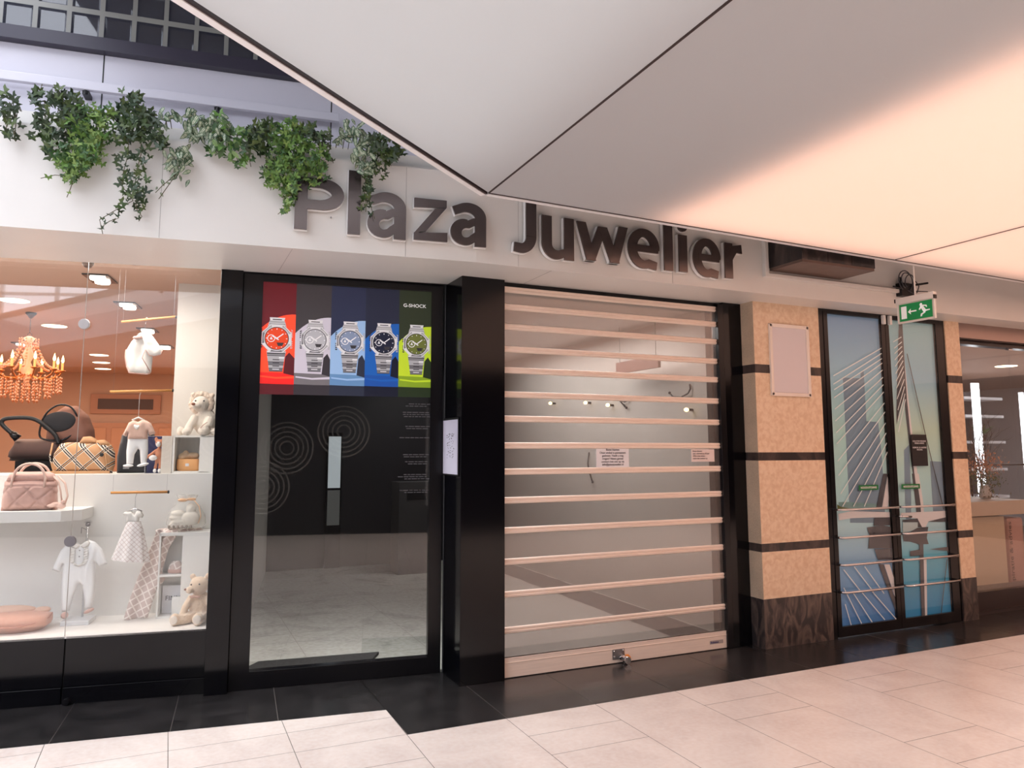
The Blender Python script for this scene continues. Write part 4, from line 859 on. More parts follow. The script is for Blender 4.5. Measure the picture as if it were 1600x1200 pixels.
for u, d, lb in [(-.985, .95, 'closest to the window glass'), (-1.03, 2.07, 'second from the window glass'), (-1.157, 3.6, 'third from the window, above the hooded cape'), (-1.222, 5.0, 'fourth from the window, beside the hooded cape'), (-2.9, 5.2, 'far back beside the chandelier')]:
    if sl is None:
        sl = T('twin_spotlight', 'black framed twin spotlight '+lb, 'ceiling light', A(u, d, 2.85), rA, 'square twin spotlights in the baby shop ceiling')
        b = MB(); b.box(-.09, .09, -.15, .15, -.012, 0); b.build('frame', m_blackf, sl, bevel=.002)
        for y in (-.07, .07):
            b = MB(); b.lathe([(.0, -.03), (.052, -.03), (.056, -.012)], (0, y, 0), 20); b.build('lamp', M('spot_lamp', (255, 250, 240), .3, emit=(255, 246, 232), es=6), sl)
    else: dup(sl, A(u, d, 2.85), 'black framed twin spotlight '+lb)
b = MB(); b.lathe([(.0, -.07), (.02, -.068), (.035, -.05), (.04, -.01), (.04, 0)], seg=20)
tag(b.build('ceiling_sensor', M('dark_bronze', (70, 46, 36)), None, A(-.90, .30, 2.85), rA, smooth=True), 'small dark dome sensor under the shop ceiling just behind the glass', 'sensor')
b = MB(); b.lathe([(.0, -.02), (.03, -.018), (.035, 0)], seg=20)
tag(b.build('flat_sensor', m_blackf, None, A(-.62, .35, 2.85), rA), 'flat dark disc sensor on the shop ceiling above the hanging rods', 'sensor')
# back wall vent and cupboards
t = T('air_vent', 'wide grey air vent high on the orange back wall', 'vent', A(-2.45, 8.98, 2.14), rA)
b = MB(); b.box(-.62, .50, -.03, 0, .0, .34); b.build('surround', M('vent_frame', (190, 140, 114), .6), t, bevel=.006)
b = MB(); b.box(-.50, .38, -.04, -.03, .08, .26); b.build('grille', M('vent_dark', (92, 72, 64), .7), t)
t = T('wall_cupboard', 'orange lit panelled cupboard doors on the back wall of the baby shop', 'cupboard', A(-2.6, 8.9, 0), rA)
b = MB(); b.box(-.9, 1.4, 0, .08, 0, 1.98); b.build('carcass', M('cupboard_body', (198, 146, 116), .6), t)
for k in range(3):
    b = MB(); b.box(-.85+k*.75, -.18+k*.75, -.02, 0, .05, 1.9); dd = b.build('door', M('cupboard_door', (204, 150, 116), .55), t, bevel=.01)
    b = MB(); b.ell((-.25+k*.75, -.035, 1.65), (.02, .02, .02)); b.ell((-.25+k*.75, -.035, 1.4), (.02, .02, .02)); b.build('knob', m_blackm, dd)

# ================================================================== JEWELLER: display window (frame B)
def B(u, d, z): return fp('B', u, d, z)
rB = fa('B'); mtB = Matrix.Translation((.30, 5.259, 0)) @ Matrix.Rotation(rB, 4, 'Z')
t = S(T('window_3', 'x', 'x', B(0, 0, 0), rB)); del t['label']; del t['category']
b = MB(); b.box(-.03, .11, -.05, .16, 0, 2.74); b.build('pillar_panel', m_black, t, bevel=.002)
b = MB()
b.box(.11, .235, 0, .07, 0, 2.74); b.box(1.412, 1.50, 0, .07, 0, 2.74); b.box(.235, 1.412, 0, .07, 0, .112); b.box(.235, 1.412, 0, .07, 2.685, 2.74)
b.build('frame', m_blackf, t, bevel=.003)
b = MB(); b.box(.235, 1.412, .020, .028, .105, 2.69); b.build('pane', glass('dark_pane', .07, (.93, .93, .93)), t)
# backlit poster, each colour given some glow of its own
m_ps = [M('p_%d' % i, c, .35, emit=c, es=e) for i, (c, e) in enumerate([((110, 24, 36), .25), ((66, 62, 66), .25), ((42, 50, 80), .25), ((36, 42, 66), .25), ((48, 58, 40), .25)])]
m_pl = [M('q_%d' % i, c, .35, emit=c, es=.5) for i, c in enumerate([(250, 76, 44), (190, 184, 196), (140, 172, 210), (22, 88, 168), (182, 206, 44)])]
m_pb = [M('r_%d' % i, c, .35, emit=c, es=.4) for i, c in enumerate([(232, 36, 34), (112, 108, 112), (96, 136, 180), (24, 78, 160), (130, 160, 36)])]
m_pd = [M('s_%d' % i, c, .35, emit=c, es=.3) for i, c in enumerate([(90, 26, 34), (54, 50, 56), (42, 48, 66), (16, 22, 44), (34, 50, 28)])]
pt = T('watch_poster', 'colourful backlit poster of five steel watches on coloured stripes in the black window', 'poster', B(.22, .012, 1.912), rB)
W5 = .239; PH = .773
names = ['red', 'grey', 'pale blue', 'navy', 'green']
dialc = [(226, 70, 30), (176, 176, 182), (128, 142, 170), (22, 28, 52), (104, 112, 52)]
for i in range(5):
    x0 = i*W5; x1 = x0+W5; cx = x0+W5/2+(-.002, .014, .014, .012, .008)[i]
    b = MB(); b.flat([(x0, 0), (x1, 0), (x1, PH), (x0, PH)], -.001)
    b.mat(1)
    arc = [(x0, .13)]+[(x1, .13), (x1, .555-.01*i)]+[(x0+W5*(1-k/10), .555-.01*i-.12*(k/10)**2.2) for k in range(1, 11)]
    b.flat(arc, -.0014)
    b.mat(2); b.flat([(x0, .07), (x1, .07), (x1, .145), (x0, .15)], -.0018)
    b.mat(3); b.flat([(cx+.05, .145), (x1, .13), (x1, .25), (cx+.085, .29), (cx+.06, .26)], -.0022); b.flat([(x0, 0), (x1, 0), (x1, .068), (x0, .072)], -.0022)
    b.mat(1); b.flat([(x0+.01, .128), (x0+W5*.5, .118), (x1, .128), (x1, .112), (x0+W5*.5, .106), (x0+.01, .118)], -.0026)
    b.build('colour_panel', [m_ps[i], m_pl[i], m_pb[i], m_pd[i]], pt)['label'] = names[i]+' colour stripe'
    # watch
    s = 1. if i < 1 else .97
    b = MB(); zc = .383
    def hexa(pts, y, m_, sc_=1.): b.mat(m_); b.flat([(cx+p[0]*s*sc_, zc+p[1]*s*sc_) for p in pts], y)
    hexa([(-.045, .115), (.045, .115), (.052, .145), (-.050, .145)], -.0030, 1); hexa([(-.062, .08), (.062, .08), (.050, .122), (-.050, .122)], -.0032, 0)
    hexa([(-.030, .128), (.030, .128), (.030, .134), (-.030, .134)], -.0033, 2); hexa([(-.056, .100), (.056, .100), (.055, .106), (-.055, .106)], -.0033, 1)
    hexa([(-.064, -.085), (.064, -.085), (.056, -.14), (-.056, -.14)], -.0032, 0)
    hexa([(-.060, -.10), (.060, -.10), (.060, -.108), (-.060, -.108)], -.0034, 2); hexa([(-.060, -.112), (.060, -.112), (.058, -.122), (-.058, -.122)], -.0034, 3)
    for k in range(4):
        z0 = -.14-.022*k; w0 = .055-.003*k
        hexa([(-w0, z0), (w0, z0), (w0-.002, z0-.019), (-w0+.002, z0-.019)], -.0032, 0 if k % 2 == 0 else 3)
        hexa([(-w0, z0-.019), (w0, z0-.019), (w0, z0-.022), (-w0, z0-.022)], -.0033, 2)
        hexa([(-.022, z0-.003), (.022, z0-.003), (.022, z0-.009), (-.022, z0-.009)], -.0035, 2 if k < 3 else 1)
    oct_ = [(.106*math.cos(R(a))*(1.0 if k % 2 else 1.0), .106*math.sin(R(a))) for k, a in enumerate(range(22, 382, 45))]
    for k in range(4):
        hexa([(-.104-.002, .060-.014*k), (-.094, .067-.014*k), (-.094, .058-.014*k), (-.106, .051-.014*k)], -.0034, 2); hexa([(-.106, -.015-.014*k), (-.09, -.015-.014*k), (-.09, -.024-.014*k), (-.102, -.024-.014*k)], -.0034, 2)
        hexa([(.104, .060-.014*k), (.094, .067-.014*k), (.094, .058-.014*k), (.106, .051-.014*k)], -.0034, 0); hexa([(.106, -.015-.014*k), (.09, -.015-.014*k), (.09, -.024-.014*k), (.102, -.024-.014*k)], -.0034, 0)
    hexa(oct_, -.0036, 1); hexa(oct_, -.0038, 0, .955)
    hexa([(x*.8, z) for x, z in oct_[:5]], -.0040, 3, .92)
    for k in range(8):
        a0, a1 = R(22+45*k), R(67+45*k); q = lambda r_, a: (r_*math.cos(a), r_*math.sin(a))
        hexa([q(.100, a0), q(.100, a1), q(.084, a1), q(.084, a0)], -.0041, (0, 1, 0, 3, 1, 3, 0, 1)[k])
    for k in range(3): hexa([(-.058+.002*k, .083+.008*k), (.058-.002*k, .083+.008*k), (.057-.002*k, .086+.008*k), (-.057+.002*k, .086+.008*k)], -.00335, (3, 1, 2)[k])
    hexa([(-.060, -.088), (-.02, -.088), (-.018, -.097), (-.058, -.097)], -.0034, 1); hexa([(.02, -.126), (.054, -.126), (.052, -.138), (.018, -.138)], -.0034, 1)
    circ = lambda r_, n=28: [(r_*math.cos(2*math.pi*k/n), r_*math.sin(2*math.pi*k/n)) for k in range(n)]
    hexa(circ(.085), -.0042, 1); hexa(circ(.080), -.0044, 2); hexa(circ(.075), -.0046, 4)
    for k in range(12):
        a = 2*math.pi*k/12; ca, sa = math.cos(a), math.sin(a); l = .009 if k % 3 == 0 else .006
        hexa([((.070)*ca-.0025*sa, (.070)*sa+.0025*ca), ((.070)*ca+.0025*sa, (.070)*sa-.0025*ca), ((.070-l)*ca+.0025*sa, (.070-l)*sa-.0025*ca), ((.070-l)*ca-.0025*sa, (.070-l)*sa+.0025*ca)], -.0050, 5)
    off = lambda pts, ox, oz: [(x+ox, z+oz) for x, z in pts]
    hexa(off(circ(.026, 18), -.036, .0), -.0048, 5 if i != 3 else 1); hexa(off(circ(.021, 18), -.036, .0), -.0049, 4); hexa([(-.046, -.008), (-.036, .014), (-.026, -.008)], -.0050, 5)
    hexa([(.0, -.028), (.048, -.028), (.038, -.05), (.010, -.052)], -.0048, 2)
    for a, l, wd in ((38, .055, .0035), (148, .034, .005), (-35, .016, .004)):
        ca, sa = math.cos(R(a)), math.sin(R(a)); hexa([(-wd*sa, wd*ca), (wd*sa, -wd*ca), (l*ca+wd*sa, l*sa-wd*ca), (l*ca-wd*sa, l*sa+wd*ca)], -.0052, 5)
    hexa(circ(.006, 10), -.0054, 1)
    gl = lambda n_, c_, e_: M(n_, c_, .4, emit=c_, es=e_)
    b.build('watch', [gl('w_mid', (176, 176, 180), .3), gl('w_light', (224, 224, 228), .3), gl('w_dark', (58, 56, 62), .2), gl('w_shade', (120, 120, 126), .2), gl('w_dial%d' % i, dialc[i], .4), gl('w_hand', (240, 240, 244), .3)], pt)['label'] = 'steel watch on the '+names[i]+' stripe'
text('brand_lettering', 'G-SHOCK', 1, M('logo_white', (240, 240, 240), .5, emit=(240, 240, 240), es=.4), pt, (0, -.006, 0), bold=.012, fit=(.985, 1.152, .651, .676))
vt = T('vinyl_lettering', 'faint grey text-like dashes on the glass below the green stripe', 'lettering', B(1.17, .018, 0), rB)
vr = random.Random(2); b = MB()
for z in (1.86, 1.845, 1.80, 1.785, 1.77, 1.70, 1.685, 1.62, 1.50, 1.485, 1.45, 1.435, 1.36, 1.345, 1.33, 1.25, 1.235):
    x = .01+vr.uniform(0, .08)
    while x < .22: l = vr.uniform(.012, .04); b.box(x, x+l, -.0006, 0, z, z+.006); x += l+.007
b.build('print', M('faint_grey', (92, 90, 94), .6), vt)  # short grey bars for unreadable lines of lettering
# jeweller's interior behind the display window
m_dk = M('dark_shop_wall', (30, 29, 34), .5)
m_mtile = marble('marble_shop_floor', (196, 194, 186), (160, 158, 152), 1.3, .22, 'wave', .62)
b = MB(); b.prismz([(.36, 5.26), (1.80, 5.085), (1.95, 5.10), (4.3, 10.3), (.70, 10.3)], .001, .006)
fl = S(b.build('floor_jeweller', m_mtile))
b = MB()
for x, ya in ((1.0, 5.3), (1.9, 5.2), (2.8, 7.0), (3.7, 9.1)): b.box(x, x+.003, ya, 9.9, .006, .0065)
for y, xb in ((5.7, 2.2), (6.6, 2.6), (7.5, 3.0), (8.4, 3.4), (9.3, 3.8)): b.box(.7, xb, y, y+.003, .006, .0065)
S(b.build('floor_jeweller_joints', m_grout))
b = MB(); b.prismz([(.36, 5.27), (.42, 5.28), (.75, 10.3), (.66, 10.3)], 0, 2.74); S(b.build('wall_jeweller_left', m_dk))
b = MB(); b.prismz([(1.80, 5.08), (2.12, 4.87), (4.27, 10.2), (4.18, 10.2)], 0, 2.74); S(b.build('wall_partition', m_dk))
b = MB(); b.box(.6, 4.4, 9.95, 10.05, 0, 2.74); S(b.build('wall_jeweller_back', m_dk))
b = MB(); b.prismz([(.33, 5.20), (1.9, 5.0), (4.4, 10.2), (.6, 10.2)], 2.742, 2.8); S(b.build('ceiling_jeweller', m_blackm))
area('jeweller_window_light', B(.8, .5, 2.66), (1.1, .4), 30, (1, 1, .97), (R(-18), 0, rB), 120)
b = MB(); b.prismz([(-.28, .17), (.62, .17), (.70, .36), (-.16, .36)], 0, .02)
tag(b.build('door_mat', M('grey_mat', (52, 50, 50), .9, var=.3, scale=40), None, B(.45, .2, .007), rB), 'dark worn mat strip lying just inside the black window', 'mat')
t = T('interior_glass_door', 'narrow bright glass door slot glowing deep inside the dark jeweller', 'glass door', (1.99, 9.9, 0))
b = MB(); b.box(-.10, .10, 0, .03, 0, 1.75); b.build('frame', m_blackf, t)
b = MB(); b.box(-.08, .08, -.01, 0, 1.03, 1.7); b.build('upper_pane', M('lit_pane', (190, 200, 205), .3, emit=(200, 210, 214), es=.5), t)
b = MB(); b.box(-.08, .08, -.01, 0, .55, 1.0); b.build('lower_pane', M('dim_pane', (110, 112, 110), .3, emit=(150, 152, 148), es=.12), t)
b = MB(); b.box(-.26, .22, -.18, .18, 0, 1.12); b.mat(1).box(-.16, .12, -.185, -.18, .90, 1.03)
tag(b.build('grey_counter_block', [M('dim_counter', (74, 73, 74), .5), m_blackm], None, (2.88, 9.2, .006)), 'tall grey counter block with a dark slot inside the dark jeweller', 'counter')

# ================================================================== JAMB / COLUMN and SHUTTER (frame C)
b = MB(); b.box(1.80, 2.125, 4.73, 5.06, 0, 2.74); S(b.build('wall_black_column', m_black, bevel=.003))
b = MB(); b.box(4.09, 4.29, 4.75, 4.88, 0, 2.74); b2 = MB(); b2.box(4.03, 4.09, 4.83, 4.9, 0, 2.74); S(b2.build('trim_shutter_return', M('black_dull', (16, 16, 18), .9))); S(b.build('trim_shutter_side', m_black, bevel=.003))
b = MB(); b.box(4.035, 4.09, 4.74, 4.83, 0, 2.72); S(b.build('trim_guide', m_blackf, bevel=.003))
b = MB(); b.box(2.12, 4.1, 4.80, 4.86, 2.70, 2.745); S(b.build('trim_shutter_head', m_blackf))
# notice on the column's side face
t = T('framed_notice', 'white sheet with grey scribbled text in a thin black frame on the black column', 'notice', (1.797, 4.92, 1.36), R(-90))
b = MB(); b.box(-.155, .155, -.004, 0, 0, .40); b.build('frame', m_blackm, t)
b = MB(); b.box(-.145, .145, -.007, -.004, .01, .385); b.build('sheet', M('bluish_paper', (206, 204, 222), .6), t)
b = MB()
for k in range(60):
    x, z = rnd.uniform(-.07, .07), rnd.uniform(.11, .29); b.box(x, x+rnd.uniform(.004, .018), -.008, -.007, z, z+.004)
b.build('print', m_ink, t)
# shutter
sh = T('roller_shutter', 'closed roller shutter of clear strips between pale aluminium slats', 'roller shutter', (2.125, 4.777, 0))
zs = [2.705, 2.579, 2.435, 2.274, 2.123, 1.950, 1.778, 1.590, 1.408, 1.210, 1.004, .792, .573, .335]
SW = 1.91
m_poly = glass('polycarbonate_strip', .10, (.95, .93, .92), .14, (190, 178, 170), .04)
for k, z in enumerate(zs):
    b = MB(); h = .046
    prof = [(.0, 0), (-.012, -.004), (-.014, -.014), (-.008, -.018), (-.008, -.024), (-.014, -.029), (-.012, -.040), (0, -h)]
    n = len(prof); b.add([(0, y, z+q) for y, q in prof]+[(SW, y, z+q) for y, q in prof], [(i, i+1, n+i+1, n+i) for i in range(n-1)]+[tuple(range(n)), tuple(range(n, 2*n))])
    b.build('slat', m_alu, sh)
    zb = (zs[k+1] if k+1 < len(zs) else .134); b = MB(); b.box(.0, SW, -.002, .002, zb, z-h+.002); b.build('strip', m_poly, sh)
b = MB(); b.box(0, SW, -.016, .01, .005, .134); b.box(0, SW, -.019, -.016, .098, .105); b.box(0, SW, -.018, .012, .128, .134); b.build('bottom_rail', m_alu, sh, bevel=.002)
b = MB(); b.box(0, SW, -.012, .012, -.001, .005); b.build('seal', m_blackm, sh)
t = T('lock_plate', 'grey metal lock plate bolted to the shutter bottom rail', 'lock plate', (2.99, 4.758, .03))
b = MB(); b.box(-.0, .10, -.004, 0, .0, .072); b.build('plate', m_alud, t, bevel=.002)
for x, z in ((.012, .058), (.012, .02), (.088, .06)):
    b = MB(); b.ell((x, -.005, z), (.007, .004, .007), None, 10, 6); b.build('bolt', m_chrome, t, smooth=True)
b = MB(); b.box(.06, .085, -.03, -.003, .015, .03); b.build('hasp', m_chrome, t)
t = T('padlock', 'silver padlock with an orange band resting at the shutter foot', 'padlock', (3.085, 4.72, .0))
b = MB(); b.lathe([(.0, -.02), (.026, -.02), (.028, -.012), (.028, .012), (.026, .02)], (0, 0, .028), 22, 'y'); b.build('body', m_chrome, t, smooth=False)
b = MB(); b.tube([(-.018, 0, .045), (-.045, 0, .058), (-.055, .01, .05), (-.04, .015, .035)], .005, 8); b.build('shackle', m_chrome, t, smooth=True)
b = MB(); b.tube([(-.005, .012, .058), (.02, .014, .056), (.035, .014, .04), (.042, .014, .02)], [.006, .009, .009, .006], 8); b.build('band', M('orange_band', (226, 138, 60), .5), t, smooth=True)
t = T('maker_label', 'small faded blue maker label on the shutter bottom rail', 'label', (3.87, 4.760, .045))
b = MB(); b.box(0, .13, -.001, 0, 0, .026); b.build('backing', M('label_bg', (176, 164, 160), .5), t)
text('label_print', 'Rolluiken', .02, M('label_blue', (50, 50, 110), .5), t, (0, -.002, 0), bold=.0004, fit=(.01, .085, .006, .02))
# notices behind the shutter strips
t = T('closure_notice', 'larger white paper notice about the closed shop stuck between two shutter slats', 'notice', (2.885, 4.771, 1.408))
b = MB(); b.box(0, .285, 0, .001, 0, .137); b.build('sheet', m_paper, t)
text('print', 'Beste klanten\nOnze winkel is permanent\ngesloten. Heeft u nog\nvragen? Neem gerust\ncontact met ons op via\ninfo@plazajuwelier.nl', .0215, m_ink, t, (.1425, -.001, .122), align='CENTER', lsp=1.02, bold=.0002)
t = T('small_notice', 'smaller white paper note at the edge of the shutter strips', 'notice', (3.755, 4.771, 1.442))
b = MB(); b.box(0, .225, 0, .001, 0, .098); b.build('sheet', M('pinkish_paper', (236, 220, 216), .7), t)
text('print', 'Beste klanten\nvan u afscheid na 30 jaar\nWilt u iets weten\nneem dan contact op', .0165, m_ink, t, (.012, -.002, .078), lsp=1.15)
# interior behind the shutter
m_gw = M('grey_shop_wall', (178, 172, 166), .6, var=.05, scale=2)
b = MB(); b.box(4.27, 4.35, 4.9, 10.6, 0, 2.8); b.box(4.10, 4.3, 4.885, 4.93, 0, 2.8); S(b.build('wall_stripped_shop', m_gw))
b = MB(); b.box(2.0, 4.3, 10.4, 10.5, 0, 2.8); S(b.build('wall_stripped_back', m_gw))
b = MB(); b.prismz([(2.0, 4.87), (4.35, 4.87), (4.35, 10.5), (4.2, 10.5)], 2.745, 2.82); S(b.build('ceiling_stripped_shop', M('grey_ceiling', (170, 160, 154), .7)))
b = MB(); b.add([(2.1, 4.8, .008), (4.27, 4.8, .008), (4.27, 10.4, .008), (4.2, 10.4, .008), (2.1, 5.1, .008)], [(0, 1, 2, 3, 4)])
S(b.build('floor_stripped_shop', M('screed_floor', (150, 143, 137), .5, var=.06, scale=3)))
b = MB(); pts = [(3.80, 4.9)]
y = 4.9; left = []
while y < 10.3: left.append((3.84+.015*mn.noise(Vector((y*3, 0, 0)))-.01*(y-5)*.0, y)); y += .12
right = [(4.24+.03*mn.noise(Vector((q[1]*5, 3, 0))), q[1]) for q in left]
b.add([(x, y, .011) for x, y in left]+[(x, y, .011) for x, y in reversed(right)], [tuple(range(len(left)+len(right)))])
S(b.build('floor_missing_tiles', M('dark_adhesive', (66, 56, 52), .8, var=.2, scale=20)))
area('stripped_shop_light', (3.4, 7.2, 2.70), (1.0, 3.5), 110, (1, .98, .96), (0, 0, 0))
t = T('hanging_signboard', 'brown board hanging below the ceiling inside the stripped shop', 'board', (4.05, 5.9, 2.28))
b = MB(); b.box(-.03, .0, -.35, .35, 0, .11); b.build('board', M('red_brown', (92, 54, 44), .6), t)
b = MB(); b.tube([(-.015, -.3, .11), (-.015, -.3, .47)], .003, 4); b.tube([(-.015, .3, .11), (-.015, .3, .47)], .003, 4); b.build('wire', m_blackm, t)
for i, (x, y, z, pts, lb) in enumerate([(4.26, 5.41, 2.06, [(0, 0, .06), (-.01, -.02, .02), (-.02, -.0, -.02), (-.01, .12, -.05), (-.02, .22, -.04), (-.03, .26, 0)], 'loose black cable end drooping from the bare shop wall'),
                                       (4.26, 6.36, 2.0, [(0, 0, .04), (-.02, .08, .02), (-.03, .15, .03), (-.02, .05, -.04)], 'short curled black cable stub farther back on the bare wall'),
                                       (4.26, 7.2, 1.38, [(0, 0, .12), (-.03, -.02, .0), (-.03, -.06, -.10), (-.02, -.10, -.2)], 'dark cable hanging low on the bare wall behind the shutter')]):
    b = MB(); b.tube(pts, .008, 6); b.ell(pts[-1], (.014, .014, .014)); tag(b.build('loose_cable', m_blackm, None, (x, y, z), smooth=True), lb, 'cable')
sp = None  # added glow bulbs imitate downlights reflected in the shutter strips
for x, y, z, lb in [(4.2, 8.0, 2.09, 'farthest back in the stripped shop'), (4.2, 7.16, 2.05, 'second from the back in the stripped shop'), (4.2, 6.7, 2.0, 'third from the back in the stripped shop'), (4.2, 5.39, 1.89, 'nearest the shutter in the stripped shop')]:
    if sp is None:
        sp = T('reflection_spot', 'small added glow imitating a reflected downlight, '+lb, 'reflection glow', (x, y, z), 0, 'added glows imitating reflected downlights')
        b = MB(); b.tube([(.07, 0, 0), (.02, 0, 0)], .012, 8); b.build('stem', m_blackm, sp)
        b = MB(); b.ell((0, 0, 0), (.022, .022, .018), None, 12, 8); b.build('bulb', M('spot_glow', (255, 235, 170), .3, emit=(255, 226, 150), es=8), sp, smooth=True)
    else: dup(sp, (x, y, z), 'small added glow imitating a reflected downlight, '+lb)

# ================================================================== STONE PILASTERS
def pilaster(x0, x1, y0, nm, side=True):
    for z0, z1, m_ in ((0, .375, m_stone), (.375, .735, m_sand), (.735, .80, m_stoned), (.80, 1.45, m_sand), (1.45, 1.515, m_stoned), (1.515, 2.155, m_sand), (2.155, 2.225, m_stoned), (2.225, 2.745, m_sand)):
        b = MB(); e = .004 if m_ in (m_stone,) else 0
        b.box(x0-e, x1, y0-e, 4.9, z0, z1)
        S(b.build('wall_pilaster_'+nm, m_))
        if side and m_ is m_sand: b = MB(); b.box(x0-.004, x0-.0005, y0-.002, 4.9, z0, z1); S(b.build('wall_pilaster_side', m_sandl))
pilaster(4.285, 5.005, 4.61, 'wide'); pilaster(6.60, 6.80, 4.60, 'narrow', False)
t = T('poster_frame', 'empty white snap frame on the wide sandstone pilaster', 'poster frame', (4.441, 4.61, 1.975))
b = MB()
for a in ((0, .425, .565, .59), (0, .425, 0, .025), (0, .025, 0, .59), (.40, .425, 0, .59)): b.box(a[0], a[1], -.018, 0, a[2], a[3])
b.build('frame', M('white_alu', (244, 232, 222), .35), t, bevel=.003)
b = MB(); b.box(.02, .405, -.008, -.001, .02, .57); b.build('insert', M('pale_insert', (226, 218, 222), .35), t)

# ================================================================== EMERGENCY DOOR
DX = 5.005
dr = bpy.data.objects.new('door_1', None); COL.objects.link(dr); dr.location = (0, 4.61, 0); S(dr)
b = MB()
b.box(5.005, 5.055, 0, .08, 0, 2.74); b.box(6.53, 6.60, 0, .08, 0, 2.74); b.box(5.055, 6.53, 0, .08, 2.715, 2.745); b.build('frame', m_blackf, dr, bevel=.002)
for nm, x0, x1 in (('leaf', 5.057, 5.803), ('leaf', 5.807, 6.528)):
    b = MB(); gl0, gl1 = (5.10, 5.755) if x0 < 5.5 else (5.85, 6.475)
    b.box(x0, gl0, -.006, .05, .01, 2.715); b.box(gl1, x1, -.006, .05, .01, 2.715); b.box(gl0, gl1, -.006, .05, .01, .092); b.box(gl0, gl1, -.006, .05, 2.70, 2.715)
    lf = b.build('leaf', m_blackf, dr, bevel=.002)
    film = grad('bridge_film_%d' % (x0 > 5.5), [(0, (76, 132, 200)) if x0 < 5.5 else (0, (40, 140, 200)), (.18, (132, 174, 218)) if x0 < 5.5 else (.2, (106, 184, 214)), (.30, (184, 216, 234)), (.45, (182, 216, 224)), (.62, (184, 216, 218)) if x0 < 5.5 else (.62, (196, 216, 206)), (.8, (158, 196, 222)), (1, (128, 166, 210)) if x0 < 5.5 else (1, (160, 202, 216))], 2, .09, 2.7, .38)
    b = MB(); b.box(gl0, gl1, .02, .026, .09, 2.705); b.build('film', film, lf)
    # artwork layers on this leaf
    cm = {'bld': (132, 162, 184), 'teal': (130, 172, 174), 'green': (100, 112, 66), 'dark': (84, 90, 98), 'white': (232, 236, 240), 'pale': (190, 218, 224)}
    lay = {}
    for n_, (c_, poly) in enumerate(D['art']):
        # clip polygon to the glass
        pts = [tuple(p) for p in poly]
        for lim, sg in ((gl0, 1), (gl1, -1)):
            out = []
            for k in range(len(pts)):
                p, q = pts[k], pts[(k+1) % len(pts)]; ip, iq = (p[0]-lim)*sg >= 0, (q[0]-lim)*sg >= 0
                if ip: out.append(p)
                if ip != iq: s_ = (lim-p[0])/(q[0]-p[0]); out.append((lim, p[1]+(q[1]-p[1])*s_))
            pts = out
            if not pts: break
        if len(pts) >= 3: lay.setdefault(c_, MB()).flat(pts, .0195-.0004*n_)
    for c_, mb_ in lay.items():
        o = mb_.build('printed_shape', M('art_'+c_, cm[c_], .3), lf)
    b = MB()
    for (a, c) in D['cab']:
        if gl0-.03 < (a[0]+c[0])/2 < gl1+.03:
            a2 = (max(gl0, min(gl1, a[0])), a[1]); c2 = (max(gl0, min(gl1, c[0])), c[1]); dx = Vector((c2[0]-a2[0], c2[1]-a2[1])); n2 = Vector((-dx.y, dx.x)).normalized()*.0045
            b.flat([(a2[0]+n2.x, a2[1]+n2.y), (c2[0]+n2.x, c2[1]+n2.y), (c2[0]-n2.x, c2[1]-n2.y), (a2[0]-n2.x, a2[1]-n2.y)], .004)
    b.build('printed_cables', M('art_cable', (236, 250, 252), .3), lf)
    if x0 > 5.5:
        b = MB()
        for (a2, c2) in D['cable']:
            dx = Vector((c2[0]-a2[0], c2[1]-a2[1])); n2 = Vector((-dx.y, dx.x)).normalized()*.005
            b.flat([(a2[0]+n2.x, a2[1]+n2.y), (c2[0]+n2.x, c2[1]+n2.y), (c2[0]-n2.x, c2[1]-n2.y), (a2[0]-n2.x, a2[1]-n2.y)], .003)
        b.build('printed_stay', M('art_stay', (74, 78, 80), .3), lf)
    b = MB(); b.box(gl0, gl1, -.001, .001, .092, 2.70); b.build('pane', glass('door_glass', .015), lf)
    for z in (1.04, .812, .592, .372):
        b = MB(); xa, xb = (5.085, 5.79) if x0 < 5.5 else (5.835, 6.52)
        b.tube([(xa, -.006, z), (xa+.005, -.05, z), (xa+.03, -.062, z), (xb-.02, -.062, z), (xb, -.05, z), (xb, -.004, z)], .010, 10); b.build('push_bar', m_chrome, lf, smooth=True)
b = MB(); b.tube([(5.82, -.006, .96), (5.825, -.05, .96)], .011, 8); b.tube([(5.825, -.05, .96), (5.94, -.05, .955)], .009, 8); b.build('lever_handle', m_chrome, dr, smooth=True)
b = MB(); b.box(5.76, 5.79, -.03, -.006, 2.65, 2.73); b.box(5.84, 5.87, -.03, -.006, 2.65, 2.73); b.build('top_bolt', m_white, dr)
for x0, z0, lb in ((5.375, 1.192, 'green NOODUITGANG sticker on the door leaf next to the wide pilaster'), (5.90, 1.19, 'green NOODUITGANG sticker on the door leaf with the black notice')):
    t = T('exit_sticker', lb, 'sticker', (x0, 4.608, z0), 0, 'emergency exit stickers')
    b = MB(); b.box(0, .235, -.002, 0, 0, .042); b.build('backing', M('sign_green', (20, 120, 62), .4), t)
    text('lettering', 'NOODUITGANG', .03, m_paper, t, (0, -.003, 0), bold=.0005, fit=(.022, .213, .012, .030))
t = T('black_door_notice', 'black rectangular notice with white lines of text on the emergency door', 'notice', (6.06, 4.608, 1.39))
b = MB(); b.box(0, .20, -.002, 0, 0, .28); b.build('sheet', M('charcoal', (36, 35, 38), .4), t)
text('print', 'GESLOTEN WEGENS\nVERBOUWING\n\nGEBRUIK DE ANDERE\nINGANG', .019, m_paper, t, (.1, -.003, .215), align='CENTER')
